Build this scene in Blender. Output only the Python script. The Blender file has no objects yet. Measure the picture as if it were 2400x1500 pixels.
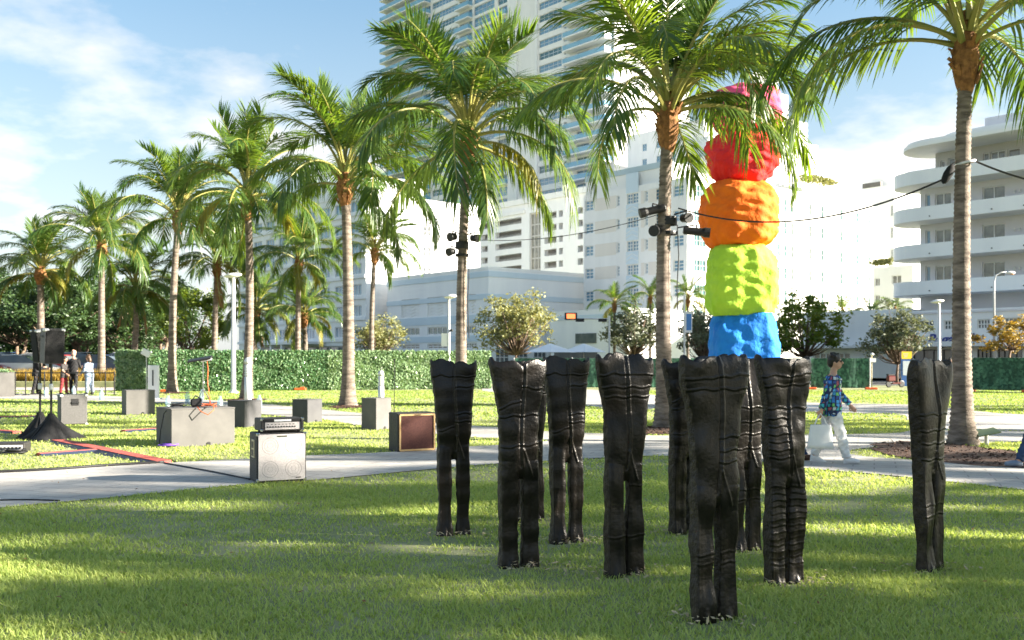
import bpy, bmesh, math, random
import numpy as np
from mathutils import Vector, Matrix
R = math.radians
random.seed(7); rng = np.random.default_rng(7)
sc = bpy.context.scene
col = sc.collection

# ------------------------------------------------------------------ camera, sky, sun, exposure
F = 2333.333; HOR = 842.0; CH = 1.6          # focal length in photo pixels, horizon row, eye height
SUN_EL, SUN_AZ = R(19), R(-7)                # azimuth measured from +X towards +Y
EXPO = 2.95
cam = bpy.data.cameras.new('camera'); camo = bpy.data.objects.new('camera', cam); col.objects.link(camo)
camo.location = (0, 0, CH); camo.rotation_euler = (R(90), 0, 0)
cam.lens = 35; cam.sensor_width = 36; cam.shift_y = (HOR-750)/2400; cam.clip_end = 3000; cam.clip_start = .1
cam.dof.use_dof = True; cam.dof.focus_distance = 8.0; cam.dof.aperture_fstop = 4.0
sc.camera = camo
w = bpy.data.worlds.new('World'); sc.world = w; w.use_nodes = True
nt = w.node_tree; N = nt.nodes; L = nt.links
N.clear()
def wn(t, **k):
    n = N.new(t)
    for a, b in k.items(): setattr(n, a, b)
    return n
sky = wn('ShaderNodeTexSky', sky_type='NISHITA', sun_disc=False, sun_elevation=SUN_EL, sun_rotation=R(90)-SUN_AZ,
         air_density=1.0, dust_density=.7, ozone_density=1.0, altitude=0)
tc = wn('ShaderNodeTexCoord'); sep = wn('ShaderNodeSeparateXYZ'); L.new(tc.outputs['Generated'], sep.inputs[0])
addz = wn('ShaderNodeMath', operation='ADD'); addz.inputs[1].default_value = .22; L.new(sep.outputs['Z'], addz.inputs[0])
dx = wn('ShaderNodeMath', operation='DIVIDE'); dy = wn('ShaderNodeMath', operation='DIVIDE')
L.new(sep.outputs['X'], dx.inputs[0]); L.new(addz.outputs[0], dx.inputs[1]); L.new(sep.outputs['Y'], dy.inputs[0]); L.new(addz.outputs[0], dy.inputs[1])
cmb = wn('ShaderNodeCombineXYZ'); L.new(dx.outputs[0], cmb.inputs[0]); L.new(dy.outputs[0], cmb.inputs[1])
noi = wn('ShaderNodeTexNoise'); noi.inputs['Scale'].default_value = 1.7; noi.inputs['Detail'].default_value = 7; noi.inputs['Roughness'].default_value = .55
mpc = wn('ShaderNodeMapping'); mpc.inputs['Location'].default_value = (2.2, 5.1, 0); L.new(cmb.outputs[0], mpc.inputs[0]); L.new(mpc.outputs[0], noi.inputs['Vector'])
rmp = wn('ShaderNodeValToRGB'); rmp.color_ramp.elements[0].position = .50; rmp.color_ramp.elements[1].position = .64
L.new(noi.outputs['Fac'], rmp.inputs[0])
# thin haze near the horizon, the same all the way round: takes the blue out of the sky there, not its light
hz = wn('ShaderNodeMapRange'); hz.inputs['From Min'].default_value = 0; hz.inputs['From Max'].default_value = .36
hz.inputs['To Min'].default_value = .92; hz.inputs['To Max'].default_value = .08; L.new(sep.outputs['Z'], hz.inputs['Value'])
lum0 = wn('ShaderNodeRGBToBW'); L.new(sky.outputs[0], lum0.inputs[0]); la = wn('ShaderNodeMath', operation='ADD'); la.inputs[1].default_value = 3.6; L.new(lum0.outputs[0], la.inputs[0])
lb = wn('ShaderNodeMath', operation='DIVIDE'); L.new(lum0.outputs[0], lb.inputs[0]); L.new(la.outputs[0], lb.inputs[1]); lum = wn('ShaderNodeMath', operation='MULTIPLY'); lum.inputs[1].default_value = 3.6; L.new(lb.outputs[0], lum.inputs[0])
veil = wn('ShaderNodeMix', data_type='RGBA', blend_type='MULTIPLY'); veil.inputs[0].default_value = 1; veil.inputs[7].default_value = (.83, .84, .84, 1); L.new(lum.outputs[0], veil.inputs[6])
tint = wn('ShaderNodeMix', data_type='RGBA', blend_type='MULTIPLY'); tint.inputs[0].default_value = 1; tint.inputs[7].default_value = (.36, .45, .465, 1); L.new(sky.outputs[0], tint.inputs[6])
mx1 = wn('ShaderNodeMix', data_type='RGBA'); L.new(hz.outputs[0], mx1.inputs[0]); L.new(tint.outputs[2], mx1.inputs[6]); L.new(veil.outputs[2], mx1.inputs[7])
cl = wn('ShaderNodeMix', data_type='RGBA', blend_type='MULTIPLY'); cl.inputs[0].default_value = 1; cl.inputs[7].default_value = (1.42, 1.38, 1.36, 1); L.new(lum.outputs[0], cl.inputs[6])
mx2 = wn('ShaderNodeMix', data_type='RGBA')
cf = wn('ShaderNodeMath', operation='MULTIPLY'); cf.inputs[1].default_value = .8; L.new(rmp.outputs[0], cf.inputs[0])
L.new(cf.outputs[0], mx2.inputs[0]); L.new(mx1.outputs[2], mx2.inputs[6]); L.new(cl.outputs[2], mx2.inputs[7])
bg = wn('ShaderNodeBackground'); bg.inputs['Strength'].default_value = .074
L.new(mx2.outputs[2], bg.inputs[0]); wo = wn('ShaderNodeOutputWorld'); L.new(bg.outputs[0], wo.inputs[0])
sd = Vector((math.cos(SUN_EL)*math.cos(SUN_AZ), math.cos(SUN_EL)*math.sin(SUN_AZ), math.sin(SUN_EL)))
sl = bpy.data.lights.new('sun', 'SUN'); sl.energy = 3.5; sl.angle = R(.55); sl.color = (1, .91, .77)
so = bpy.data.objects.new('sun', sl); col.objects.link(so); so.rotation_euler = (-sd).to_track_quat('-Z', 'Y').to_euler()
sc.view_settings.view_transform = 'Standard'; sc.view_settings.look = 'None'; sc.view_settings.gamma = 1
sc.view_settings.exposure = EXPO; sc.view_settings.use_curve_mapping = False
sc.render.engine = 'CYCLES'
cy = sc.cycles; cy.max_bounces = 6; cy.diffuse_bounces = 3; cy.glossy_bounces = 2; cy.transmission_bounces = 4; cy.transparent_max_bounces = 8
cy.use_denoising = True; cy.caustics_reflective = False; cy.caustics_refractive = False
try: cy.denoiser = 'OPENIMAGEDENOISE'
except Exception: pass

# ------------------------------------------------------------------ helpers
def G(px, py):
    "photo pixel of a point on the level ground -> world x, y"
    Y = CH*F/(py-HOR); return ((px-1200)*Y/F, Y)
def P(px, py, Y): return Vector(((px-1200)/F*Y, Y, CH-(py-HOR)/F*Y))

class MB:
    "collects verts and faces, then links them as one mesh object"
    def __init__(s): s.v = []; s.f = []; s.m = []; s.cm = 0
    def add(s, vs, fs):
        o = len(s.v); s.v += [tuple(p) for p in vs]; s.f += [tuple(i+o for i in q) for q in fs]; s.m += [s.cm]*len(fs); return s
    def box(s, c, d, rz=0, b=0, M=None):
        x, y, z = d[0]/2, d[1]/2, d[2]/2
        if b <= 0:
            vs = [(i*x, j*y, k*z) for i in (-1, 1) for j in (-1, 1) for k in (-1, 1)]
            fs = [(0,1,3,2),(4,6,7,5),(0,4,5,1),(2,3,7,6),(0,2,6,4),(1,5,7,3)]
        else:
            vs = []; idx = {}
            for i in (-1, 1):
                for j in (-1, 1):
                    for k in (-1, 1):
                        for a in range(3):
                            p = [i*(x-b), j*(y-b), k*(z-b)]; p[a] = (i*x, j*y, k*z)[a]
                            idx[(i,j,k,a)] = len(vs); vs.append(tuple(p))
            fs = []
            for a in range(3):
                o1, o2 = [q for q in range(3) if q != a]
                for sg in (-1, 1):
                    q = []
                    for (p1, p2) in ((-1,-1),(1,-1),(1,1),(-1,1)):
                        k = [0,0,0]; k[a] = sg; k[o1] = p1; k[o2] = p2; q.append(idx[(*k, a)])
                    fs.append(tuple(q))
                for p1 in (-1, 1):
                    for p2 in (-1, 1):
                        k0 = [0,0,0]; k1 = [0,0,0]; k0[a] = -1; k1[a] = 1
                        for k in (k0, k1): k[o1] = p1; k[o2] = p2
                        fs.append((idx[(*k0,o1)], idx[(*k1,o1)], idx[(*k1,o2)], idx[(*k0,o2)]))
            for i in (-1, 1):
                for j in (-1, 1):
                    for k in (-1, 1): fs.append(tuple(idx[(i,j,k,a)] for a in range(3)))
        m = Matrix.Translation(c) @ Matrix.Rotation(rz, 4, 'Z')
        if M is not None: m = M @ m
        return s.add([m @ Vector(p) for p in vs], fs)
    def bar(s, a, b, w, h=None):
        "rectangular bar between two points"
        a = Vector(a); b = Vector(b); d = b-a; q = d.to_track_quat('Z', 'Y')
        h = h or w; l = d.length
        vs = [a + q @ Vector((i*w/2, j*h/2, k*l)) for i in (-1, 1) for j in (-1, 1) for k in (0, 1)]
        return s.add(vs, [(0,1,3,2),(4,6,7,5),(0,4,5,1),(2,3,7,6),(0,2,6,4),(1,5,7,3)])
    def tube(s, pts, rad, n=8, cap=True, flat=1.0):
        pts = [Vector(p) for p in pts]; k = len(pts)
        if not hasattr(rad, '__len__'): rad = [rad]*k
        vs = []; fs = []
        up = None
        for i, p in enumerate(pts):
            t = (pts[min(i+1, k-1)]-pts[max(i-1, 0)])
            if t.length < 1e-9: t = Vector((0, 0, 1))
            t.normalize()
            if up is None: up = Vector((0, 1, 0)) if abs(t.y) < .9 else Vector((1, 0, 0))
            a = up.cross(t).normalized(); up = t.cross(a).normalized()
            for j in range(n):
                th = 2*math.pi*j/n; vs.append(p + (a*math.cos(th) + up*math.sin(th)*flat)*rad[i])
        for i in range(k-1):
            for j in range(n): fs.append((i*n+j, i*n+(j+1) % n, (i+1)*n+(j+1) % n, (i+1)*n+j))
        if cap: fs.append(tuple(range(n))[::-1]); fs.append(tuple((k-1)*n+j for j in range(n)))
        return s.add(vs, fs)
    def lathe(s, prof, c=(0, 0, 0), n=20, sx=1, sy=1, cap=True, M=None):
        "prof: list of (radius, z)"
        vs = []; fs = []; k = len(prof); m = M or Matrix()
        for r, z in prof:
            for j in range(n):
                th = 2*math.pi*j/n; vs.append(m @ Vector((c[0]+r*sx*math.cos(th), c[1]+r*sy*math.sin(th), c[2]+z)))
        for i in range(k-1):
            for j in range(n): fs.append((i*n+j, i*n+(j+1) % n, (i+1)*n+(j+1) % n, (i+1)*n+j))
        if cap: fs.append(tuple(range(n))[::-1]); fs.append(tuple((k-1)*n+j for j in range(n)))
        return s.add(vs, fs)
    def ball(s, c, r, sx=1, sy=1, sz=1, n=12, M=None):
        k = max(6, n//2+1)
        pr = [(max(1e-3, r*math.sin(math.pi*i/(k-1))), -r*sz*math.cos(math.pi*i/(k-1))) for i in range(k)]
        return s.lathe(pr, c, n, sx, sy, True, M)
    def prism(s, poly, z0, z1):
        n = len(poly)
        vs = [(p[0], p[1], z0) for p in poly]+[(p[0], p[1], z1) for p in poly]
        fs = [tuple(range(n))[::-1], tuple(range(n, 2*n))]+[(i, (i+1) % n, n+(i+1) % n, n+i) for i in range(n)]
        return s.add(vs, fs)
    def mesh(s, name, mats, smooth=False):
        me = bpy.data.meshes.new(name); me.from_pydata(s.v, [], s.f); me.validate()
        for m in (mats if isinstance(mats, (list, tuple)) else [mats]): me.materials.append(m)
        if any(s.m) and len(me.polygons) == len(s.m): me.polygons.foreach_set('material_index', s.m)
        if smooth: me.polygons.foreach_set('use_smooth', [True]*len(me.polygons))
        bm = bmesh.new(); bm.from_mesh(me); bmesh.ops.recalc_face_normals(bm, faces=bm.faces); bm.to_mesh(me); bm.free()
        me.update(); return me
    def obj(s, name, mats, parent=None, smooth=False, loc=(0, 0, 0), rz=0):
        return link(name, s.mesh(name, mats, smooth), parent, loc, rz)
def link(name, me, parent=None, loc=(0, 0, 0), rz=0):
    o = bpy.data.objects.new(name, me); col.objects.link(o); o.parent = parent; o.location = loc; o.rotation_euler = (0, 0, rz); return o
def tag(o, label, cat, group=None, kind=None):
    if label: o['label'] = label
    if cat: o['category'] = cat
    if group: o['group'] = group
    if kind: o['kind'] = kind
    return o
def thing(name, label, cat, loc=(0, 0, 0), rz=0, group=None):
    o = link(name, None, None, loc, rz); o.empty_display_size = .2; return tag(o, label, cat, group)
def struct(o, label, cat=None): return tag(o, label, cat, None, 'structure')
def bulk(name, V, Fq, mats, parent=None, midx=None, smooth=False):
    "numpy arrays -> mesh object; Fq is (n, 3) or (n, 4)"
    me = bpy.data.meshes.new(name); V = np.ascontiguousarray(V, dtype=np.float32); Fq = np.ascontiguousarray(Fq, dtype=np.int32)
    n, k = Fq.shape
    me.vertices.add(len(V)); me.vertices.foreach_set('co', V.ravel()); me.loops.add(n*k); me.loops.foreach_set('vertex_index', Fq.ravel())
    me.polygons.add(n); me.polygons.foreach_set('loop_start', np.arange(0, n*k, k, dtype=np.int32)); me.polygons.foreach_set('loop_total', np.full(n, k, dtype=np.int32))
    for m in (mats if isinstance(mats, (list, tuple)) else [mats]): me.materials.append(m)
    if midx is not None: me.polygons.foreach_set('material_index', np.asarray(midx, dtype=np.int32))
    if smooth: me.polygons.foreach_set('use_smooth', np.ones(n, dtype=bool))
    me.update(calc_edges=True); me.validate(); return me if parent == 'mesh' else link(name, me, parent)
def text_obj(name, cu, parent, loc):
    "lettering as plain mesh"
    o = bpy.data.objects.new('t', cu); col.objects.link(o); dg = bpy.context.evaluated_depsgraph_get(); me = bpy.data.meshes.new_from_object(o.evaluated_get(dg)); bpy.data.objects.remove(o)
    if not me.materials: me.materials.append(cu.materials[0])
    return link(name, me, parent, loc)
def remesh(mb, voxel, smooth=2):
    "join overlapping shapes into one continuous skin"
    me = bpy.data.meshes.new('t'); me.from_pydata(mb.v, [], mb.f); bm = bmesh.new(); bm.from_mesh(me); bmesh.ops.recalc_face_normals(bm, faces=bm.faces); bm.to_mesh(me); bm.free()
    o = bpy.data.objects.new('t', me); col.objects.link(o)
    m = o.modifiers.new('r', 'REMESH'); m.mode = 'VOXEL'; m.voxel_size = voxel; m.adaptivity = 0
    if smooth: q = o.modifiers.new('s', 'SMOOTH'); q.factor = .5; q.iterations = smooth
    dg = bpy.context.evaluated_depsgraph_get(); ev = o.evaluated_get(dg); r = bpy.data.meshes.new_from_object(ev)
    bpy.data.objects.remove(o); bpy.data.meshes.remove(me)
    r.polygons.foreach_set('use_smooth', [True]*len(r.polygons)); return r

# ------------------------------------------------------------------ materials
def mat(name, c, rough=.6, c2=None, scale=3., detail=5, bump=0, bscale=None, metal=0, spec=.4, lo=.35, hi=.65, coords='Object', stretch=None):
    m = bpy.data.materials.new(name); m.use_nodes = True; n = m.node_tree.nodes; l = m.node_tree.links; b = n['Principled BSDF']
    b.inputs['Roughness'].default_value = rough; b.inputs['Metallic'].default_value = metal; b.inputs['Specular IOR Level'].default_value = spec
    c = (*c, 1); b.inputs['Base Color'].default_value = c
    if c2 or bump:
        t = n.new('ShaderNodeTexCoord'); src = t.outputs[coords]
        if stretch: mp = n.new('ShaderNodeMapping'); mp.inputs['Scale'].default_value = stretch; l.new(src, mp.inputs[0]); src = mp.outputs[0]
    if c2:
        x = n.new('ShaderNodeTexNoise'); x.inputs['Scale'].default_value = scale; x.inputs['Detail'].default_value = detail; x.inputs['Roughness'].default_value = .6; l.new(src, x.inputs['Vector'])
        r = n.new('ShaderNodeValToRGB'); r.color_ramp.elements[0].position = lo; r.color_ramp.elements[1].position = hi
        r.color_ramp.elements[0].color = c; r.color_ramp.elements[1].color = (*c2, 1); l.new(x.outputs['Fac'], r.inputs[0]); l.new(r.outputs[0], b.inputs['Base Color'])
    if bump:
        y = n.new('ShaderNodeTexNoise'); y.inputs['Scale'].default_value = bscale or scale*4; y.inputs['Detail'].default_value = 6; l.new(src, y.inputs['Vector'])
        u = n.new('ShaderNodeBump'); u.inputs['Strength'].default_value = bump; u.inputs['Distance'].default_value = .02; l.new(y.outputs['Fac'], u.inputs['Height']); l.new(u.outputs[0], b.inputs['Normal'])
    return m
def leafmat(name, ca, cb, trans=.45, rough=.45, tcol=None, dry=None):
    "two-sided leaf: reflects, and lets light through; colour differs from leaf to leaf and plant to plant"
    m = bpy.data.materials.new(name); m.use_nodes = True; n = m.node_tree.nodes; l = m.node_tree.links; b = n['Principled BSDF']; out = n['Material Output']
    g = n.new('ShaderNodeNewGeometry'); oi = n.new('ShaderNodeObjectInfo')
    ad = n.new('ShaderNodeMath'); ad.operation = 'MULTIPLY_ADD'; ad.inputs[1].default_value = .55; l.new(g.outputs['Random Per Island'], ad.inputs[0])
    ob = n.new('ShaderNodeMath'); ob.operation = 'MULTIPLY'; ob.inputs[1].default_value = .45; l.new(oi.outputs['Random'], ob.inputs[0]); l.new(ob.outputs[0], ad.inputs[2])
    r = n.new('ShaderNodeValToRGB'); r.color_ramp.elements[0].color = (*ca, 1); r.color_ramp.elements[1].color = (*cb, 1)
    r.color_ramp.elements[0].position = .1; r.color_ramp.elements[1].position = .95
    if dry: e = r.color_ramp.elements.new(.99); e.color = (*dry, 1)
    l.new(ad.outputs[0], r.inputs[0]); l.new(r.outputs[0], b.inputs['Base Color']); b.inputs['Roughness'].default_value = rough; b.inputs['Specular IOR Level'].default_value = .45
    t = n.new('ShaderNodeBsdfTranslucent'); mx = n.new('ShaderNodeMix'); mx.data_type = 'RGBA'; mx.blend_type = 'MULTIPLY'; mx.inputs[0].default_value = 1
    l.new(r.outputs[0], mx.inputs[6]); mx.inputs[7].default_value = (*(tcol or (2.2, 1.9, .6)), 1); l.new(mx.outputs[2], t.inputs[0])
    s = n.new('ShaderNodeMixShader'); s.inputs[0].default_value = trans; l.new(b.outputs[0], s.inputs[1]); l.new(t.outputs[0], s.inputs[2]); l.new(s.outputs[0], out.inputs[0])
    return m
def glassmat(name, tint, mixf):
    m = bpy.data.materials.new(name); m.use_nodes = True; n = m.node_tree.nodes; l = m.node_tree.links; b = n['Principled BSDF']; out = n['Material Output']
    b.inputs['Base Color'].default_value = (*tint, 1); b.inputs['Roughness'].default_value = .08
    t = n.new('ShaderNodeBsdfTransparent'); t.inputs[0].default_value = (.8, .92, .98, 1); s = n.new('ShaderNodeMixShader'); s.inputs[0].default_value = mixf
    l.new(b.outputs[0], s.inputs[1]); l.new(t.outputs[0], s.inputs[2]); l.new(s.outputs[0], out.inputs[0]); return m

M = {}
M['soil'] = mat('lawn_ground', (.17, .21, .075), .9, (.36, .35, .19), 1.6, 8, .6, 60, lo=.3, hi=.75)
M['concrete'] = mat('concrete', (.31, .295, .275), .85, (.50, .48, .45), .9, 10, .25, 30, lo=.3, hi=.7)
M['paving'] = mat('paving', (.42, .36, .33), .85, (.52, .46, .43), .8, 8, .2, 30)
M['asphalt'] = mat('asphalt', (.06, .06, .062), .9, (.09, .09, .09), 2, 6, .3, 60)
M['mulch'] = mat('mulch', (.035, .018, .012), .95, (.11, .06, .04), 14, 8, 1, 50)
M['blade'] = leafmat('grass_blade', (.25, .38, .085), (.58, .63, .22), .42, .6, (1.2, 1.15, .65), dry=(.66, .57, .36))
M['blade'].node_tree.nodes['Principled BSDF'].inputs['Specular IOR Level'].default_value = .15
M['palm'] = leafmat('palm_leaf', (.032, .085, .020), (.13, .195, .040), .42, .34, (2.4, 2.1, .6))
M['palm_y'] = leafmat('palm_leaf_yellow', (.10, .14, .02), (.26, .23, .04), .45, .4, (2.0, 1.7, .5))
M['palm_dry'] = leafmat('palm_leaf_dry', (.20, .10, .04), (.34, .20, .09), .25, .7, (1.4, 1.2, .8))
M['rachis'] = mat('rachis', (.20, .22, .05), .5, (.33, .28, .08), 2)
M['husk'] = mat('palm_fibre', (.14, .06, .022), .9, (.36, .17, .06), 9, 6, .8, 40)
M['bark'] = mat('palm_bark', (.085, .066, .052), .9, (.27, .22, .18), 5, 8, .8, 30, stretch=(.6, .6, 2.4))
M['wood'] = mat('tree_bark', (.10, .07, .05), .9, (.24, .17, .12), 3, 6, .7, 25)
M['leaf_dark'] = leafmat('leaf_dark', (.028, .060, .022), (.07, .125, .040), .25, .45, (1.8, 1.6, .5))
M['leaf_bright'] = leafmat('leaf_bright', (.06, .12, .02), (.17, .22, .03), .4, .45, (1.8, 1.6, .5))
M['leaf_olive'] = leafmat('leaf_olive', (.14, .165, .065), (.29, .30, .13), .3, .6, (1.5, 1.3, .7))
M['leaf_grey'] = leafmat('leaf_grey', (.07, .09, .06), (.17, .19, .11), .25, .6, (1.4, 1.3, .8))
M['leaf_gold'] = leafmat('leaf_gold', (.20, .17, .03), (.40, .26, .06), .4, .6, (1.5, 1.2, .6))
M['hedge'] = leafmat('hedge_leaf', (.08, .19, .08), (.40, .50, .30), .25, .25, (1.4, 1.5, .8))
M['hedge_back'] = mat('hedge_backing', (.015, .04, .018), .9)
M['bronze'] = mat('bronze', (.0055, .005, .0052), .34, (.019, .0145, .0115), 6, 8, .20, 40, metal=.5, spec=.6)
M['bronze_edge'] = mat('bronze_edge', (.022, .016, .011), .6, (.065, .05, .034), 14, 8, .7, 50, metal=.3)
M['black'] = mat('black_plastic', (.008, .008, .009), .45, (.015, .015, .016), 20, bump=.2, bscale=200)
M['tolex'] = mat('black_vinyl', (.018, .017, .017), .55, (.035, .033, .032), 30, bump=.4, bscale=300)
M['fabric'] = mat('black_fabric', (.004, .004, .005), .85, (.012, .012, .013), 5, bump=.4, bscale=60)
M['plinth'] = mat('grey_plinth', (.10, .096, .092), .75, (.135, .13, .123), 2, 5, .1, 80)
M['plinth_shaded'] = mat('shaded_plinth', (.055, .055, .06), .7, (.075, .075, .078), 2, 5, .1, 80)  # same plinths, tree shade put into the colour as a darker copy
M['chrome'] = mat('chrome', (.6, .6, .6), .25, metal=1)
M['grille'] = mat('silver_grille', (.52, .47, .46), .6, (.60, .55, .54), 60, 2, .4, 260)
M['cone_ring'] = mat('cone_ring', (.40, .36, .355), .6)
M['brown_cloth'] = mat('brown_grille_cloth', (.065, .022, .018), .8, (.10, .034, .026), 50, 3, .4, 300)
M['gold'] = mat('tan_trim', (.50, .30, .12), .5, (.62, .42, .2), 10)
M['cream'] = mat('cream_plastic', (.65, .55, .35), .5)
M['red_ramp'] = mat('red_rubber', (.36, .06, .045), .7, (.44, .11, .085), 6, bump=.3, bscale=90)
M['navy_ramp'] = mat('navy_rubber', (.02, .03, .06), .7)
M['orange'] = mat('orange_plastic', (.75, .14, .03), .5, (.6, .1, .03), 5)
M['cable'] = mat('cable', (.012, .012, .013), .5)
M['white'] = mat('white_paint', (.78, .78, .77), .55, (.72, .72, .71), 3)
M['pole'] = mat('pole_metal', (.55, .56, .57), .4, (.62, .62, .62), 3, metal=.3)
M['darkmetal'] = mat('dark_metal', (.03, .03, .032), .45, metal=.5)
M['lens'] = mat('lamp_glass', (.85, .86, .88), .08, spec=.9)
M['fence'] = None
def stone(name, a, b):
    m = mat(name, a, .8, b, 1.2, 8, .8, 2.2)
    for n in m.node_tree.nodes:
        if n.type == 'BUMP': n.inputs['Distance'].default_value = .16
    return m
M['s_pink'] = stone('paint_pink', (.85, .10, .22), (.72, .06, .15))
M['s_red'] = stone('paint_red', (.85, .030, .028), (.68, .012, .018))
M['s_orange'] = stone('paint_orange', (.92, .19, .006), (.80, .13, .004))
M['s_lime'] = stone('paint_lime', (.48, .72, .06), (.36, .62, .04))
M['s_blue'] = stone('paint_blue', (.012, .24, .78), (.008, .17, .66))
def wallmat(name, a, b): return mat(name, a, .8, b, .5, 10, .05, 3, stretch=(1, 1, .22))
M['w_white'] = wallmat('wall_white', (.86, .86, .85), (.78, .785, .785))
M['w_hotel'] = wallmat('wall_hotel', (.85, .84, .82), (.77, .765, .75))
M['w_beige'] = wallmat('wall_beige', (.76, .71, .64), (.72, .67, .61))
M['w_blue'] = wallmat('wall_pale_blue', (.60, .70, .78), (.56, .66, .74))
M['w_lav'] = wallmat('wall_lavender', (.72, .71, .75), (.68, .67, .71))
M['w_cool'] = wallmat('wall_cool', (.85, .86, .87), (.79, .80, .82))
M['w_warm'] = wallmat('wall_warm_grey', (.56, .54, .52), (.50, .49, .47))
M['w_trim'] = wallmat('wall_trim', (.45, .55, .60), (.42, .52, .57))
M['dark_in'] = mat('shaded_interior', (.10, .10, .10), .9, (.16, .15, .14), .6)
M['glass_b'] = mat('glass_blue', (.07, .17, .27), .06, (.18, .33, .44), .35, 3, spec=.9)
M['glass_t'] = mat('glass_teal', (.025, .085, .095), .06, (.06, .15, .16), .5, 3, spec=.9)
M['glass_g'] = mat('glass_grey', (.07, .085, .10), .07, (.17, .18, .18), .5, 3, spec=.8)
M['glass_w'] = mat('glass_warm', (.12, .115, .095), .08, (.30, .28, .23), .7, 4, spec=.8)
M['rail'] = glassmat('rail_glass', (.28, .52, .68), .35)
M['skin'] = mat('skin', (.50, .29, .20), .55); M['skin_d'] = mat('skin_dark', (.16, .08, .05), .55)
M['hair'] = mat('hair_black', (.012, .009, .008), .5); M['hair_b'] = mat('hair_brown', (.08, .045, .025), .5)
M['cl_black'] = mat('cloth_black', (.010, .010, .012), .85); M['cl_char'] = mat('cloth_charcoal', (.045, .04, .04), .85)
M['cl_red'] = mat('cloth_red', (.22, .025, .03), .8); M['cl_white'] = mat('cloth_white', (.74, .74, .74), .8, (.68, .68, .69), 8)
M['cl_jean'] = mat('cloth_jean', (.015, .04, .10), .85, (.03, .06, .13), 12); M['cl_lblue'] = mat('cloth_pale_blue', (.12, .18, .28), .85, (.28, .33, .40), 9)
M['brown_shoe'] = mat('shoe_brown', (.06, .03, .02), .4)

def nodes_of(m): return m.node_tree.nodes, m.node_tree.links, m.node_tree.nodes['Principled BSDF']
def fence_material():
    m = mat('printed_mesh', (.02, .07, .045), .7); n, l, b = nodes_of(m)
    t = n.new('ShaderNodeTexCoord'); v = n.new('ShaderNodeTexVoronoi'); v.inputs['Scale'].default_value = 9; l.new(t.outputs['Object'], v.inputs['Vector'])
    x = n.new('ShaderNodeTexNoise'); x.inputs['Scale'].default_value = 1.2; x.inputs['Detail'].default_value = 5; l.new(t.outputs['Object'], x.inputs['Vector'])
    mu = n.new('ShaderNodeMath'); mu.operation = 'MULTIPLY'; l.new(v.outputs['Color'], mu.inputs[0]); l.new(x.outputs['Fac'], mu.inputs[1])
    r = n.new('ShaderNodeValToRGB'); r.color_ramp.elements[0].color = (.012, .055, .035, 1); r.color_ramp.elements[1].color = (.10, .26, .16, 1); r.color_ramp.elements[0].position = .15; r.color_ramp.elements[1].position = .62
    l.new(mu.outputs[0], r.inputs[0]); l.new(r.outputs[0], b.inputs['Base Color']); return m
M['fence'] = fence_material()
def plaid_material():
    m = mat('plaid', (.05, .2, .5), .85); n, l, b = nodes_of(m); t = n.new('ShaderNodeTexCoord')
    v = n.new('ShaderNodeTexVoronoi'); v.distance = 'CHEBYCHEV'; v.inputs['Scale'].default_value = 17; v.inputs['Randomness'].default_value = .25; l.new(t.outputs['Object'], v.inputs['Vector'])
    r = n.new('ShaderNodeValToRGB'); r.color_ramp.interpolation = 'CONSTANT'; e = r.color_ramp.elements
    cs = [(.05, .20, .55), (.05, .42, .52), (.16, .50, .16), (.04, .09, .30), (.36, .09, .12), (.08, .34, .68), (.45, .55, .58)]
    e[0].color = (*cs[0], 1); e[1].position = .16; e[1].color = (*cs[1], 1)
    for i, c in enumerate(cs[2:]): k = e.new(.32+.14*i); k.color = (*c, 1)
    sx = n.new('ShaderNodeSeparateColor'); l.new(v.outputs['Color'], sx.inputs[0]); l.new(sx.outputs[0], r.inputs[0])
    d = n.new('ShaderNodeMath'); d.operation = 'GREATER_THAN'; d.inputs[1].default_value = .40; l.new(v.outputs['Distance'], d.inputs[0])
    k = n.new('ShaderNodeMix'); k.data_type = 'RGBA'; k.inputs[7].default_value = (.02, .03, .08, 1); l.new(d.outputs[0], k.inputs[0]); l.new(r.outputs[0], k.inputs[6]); l.new(k.outputs[2], b.inputs['Base Color'])
    return m
M['plaid'] = plaid_material()
def joints(m, bw, bh, dark=.72, rot=0):
    "saw-cut joints on concrete"
    n, l, b = nodes_of(m); src = b.inputs['Base Color'].links[0].from_socket; t = n.new('ShaderNodeTexCoord'); mp = n.new('ShaderNodeMapping'); mp.inputs['Rotation'].default_value = (0, 0, rot)
    l.new(t.outputs['Object'], mp.inputs[0]); k = n.new('ShaderNodeTexBrick'); k.inputs['Scale'].default_value = 1; k.inputs['Brick Width'].default_value = bw; k.inputs['Row Height'].default_value = bh
    k.inputs['Mortar Size'].default_value = .012; k.inputs['Color1'].default_value = (1, 1, 1, 1); k.inputs['Color2'].default_value = (.9, .9, .9, 1); k.inputs['Mortar'].default_value = (dark, dark, dark, 1); l.new(mp.outputs[0], k.inputs['Vector'])
    x = n.new('ShaderNodeMix'); x.data_type = 'RGBA'; x.blend_type = 'MULTIPLY'; x.inputs[0].default_value = 1; l.new(src, x.inputs[6]); l.new(k.outputs['Color'], x.inputs[7]); l.new(x.outputs[2], b.inputs['Base Color'])
joints(M['concrete'], .60, .30, .60, R(20)); joints(M['paving'], .5, .25, .75, R(40))

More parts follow.
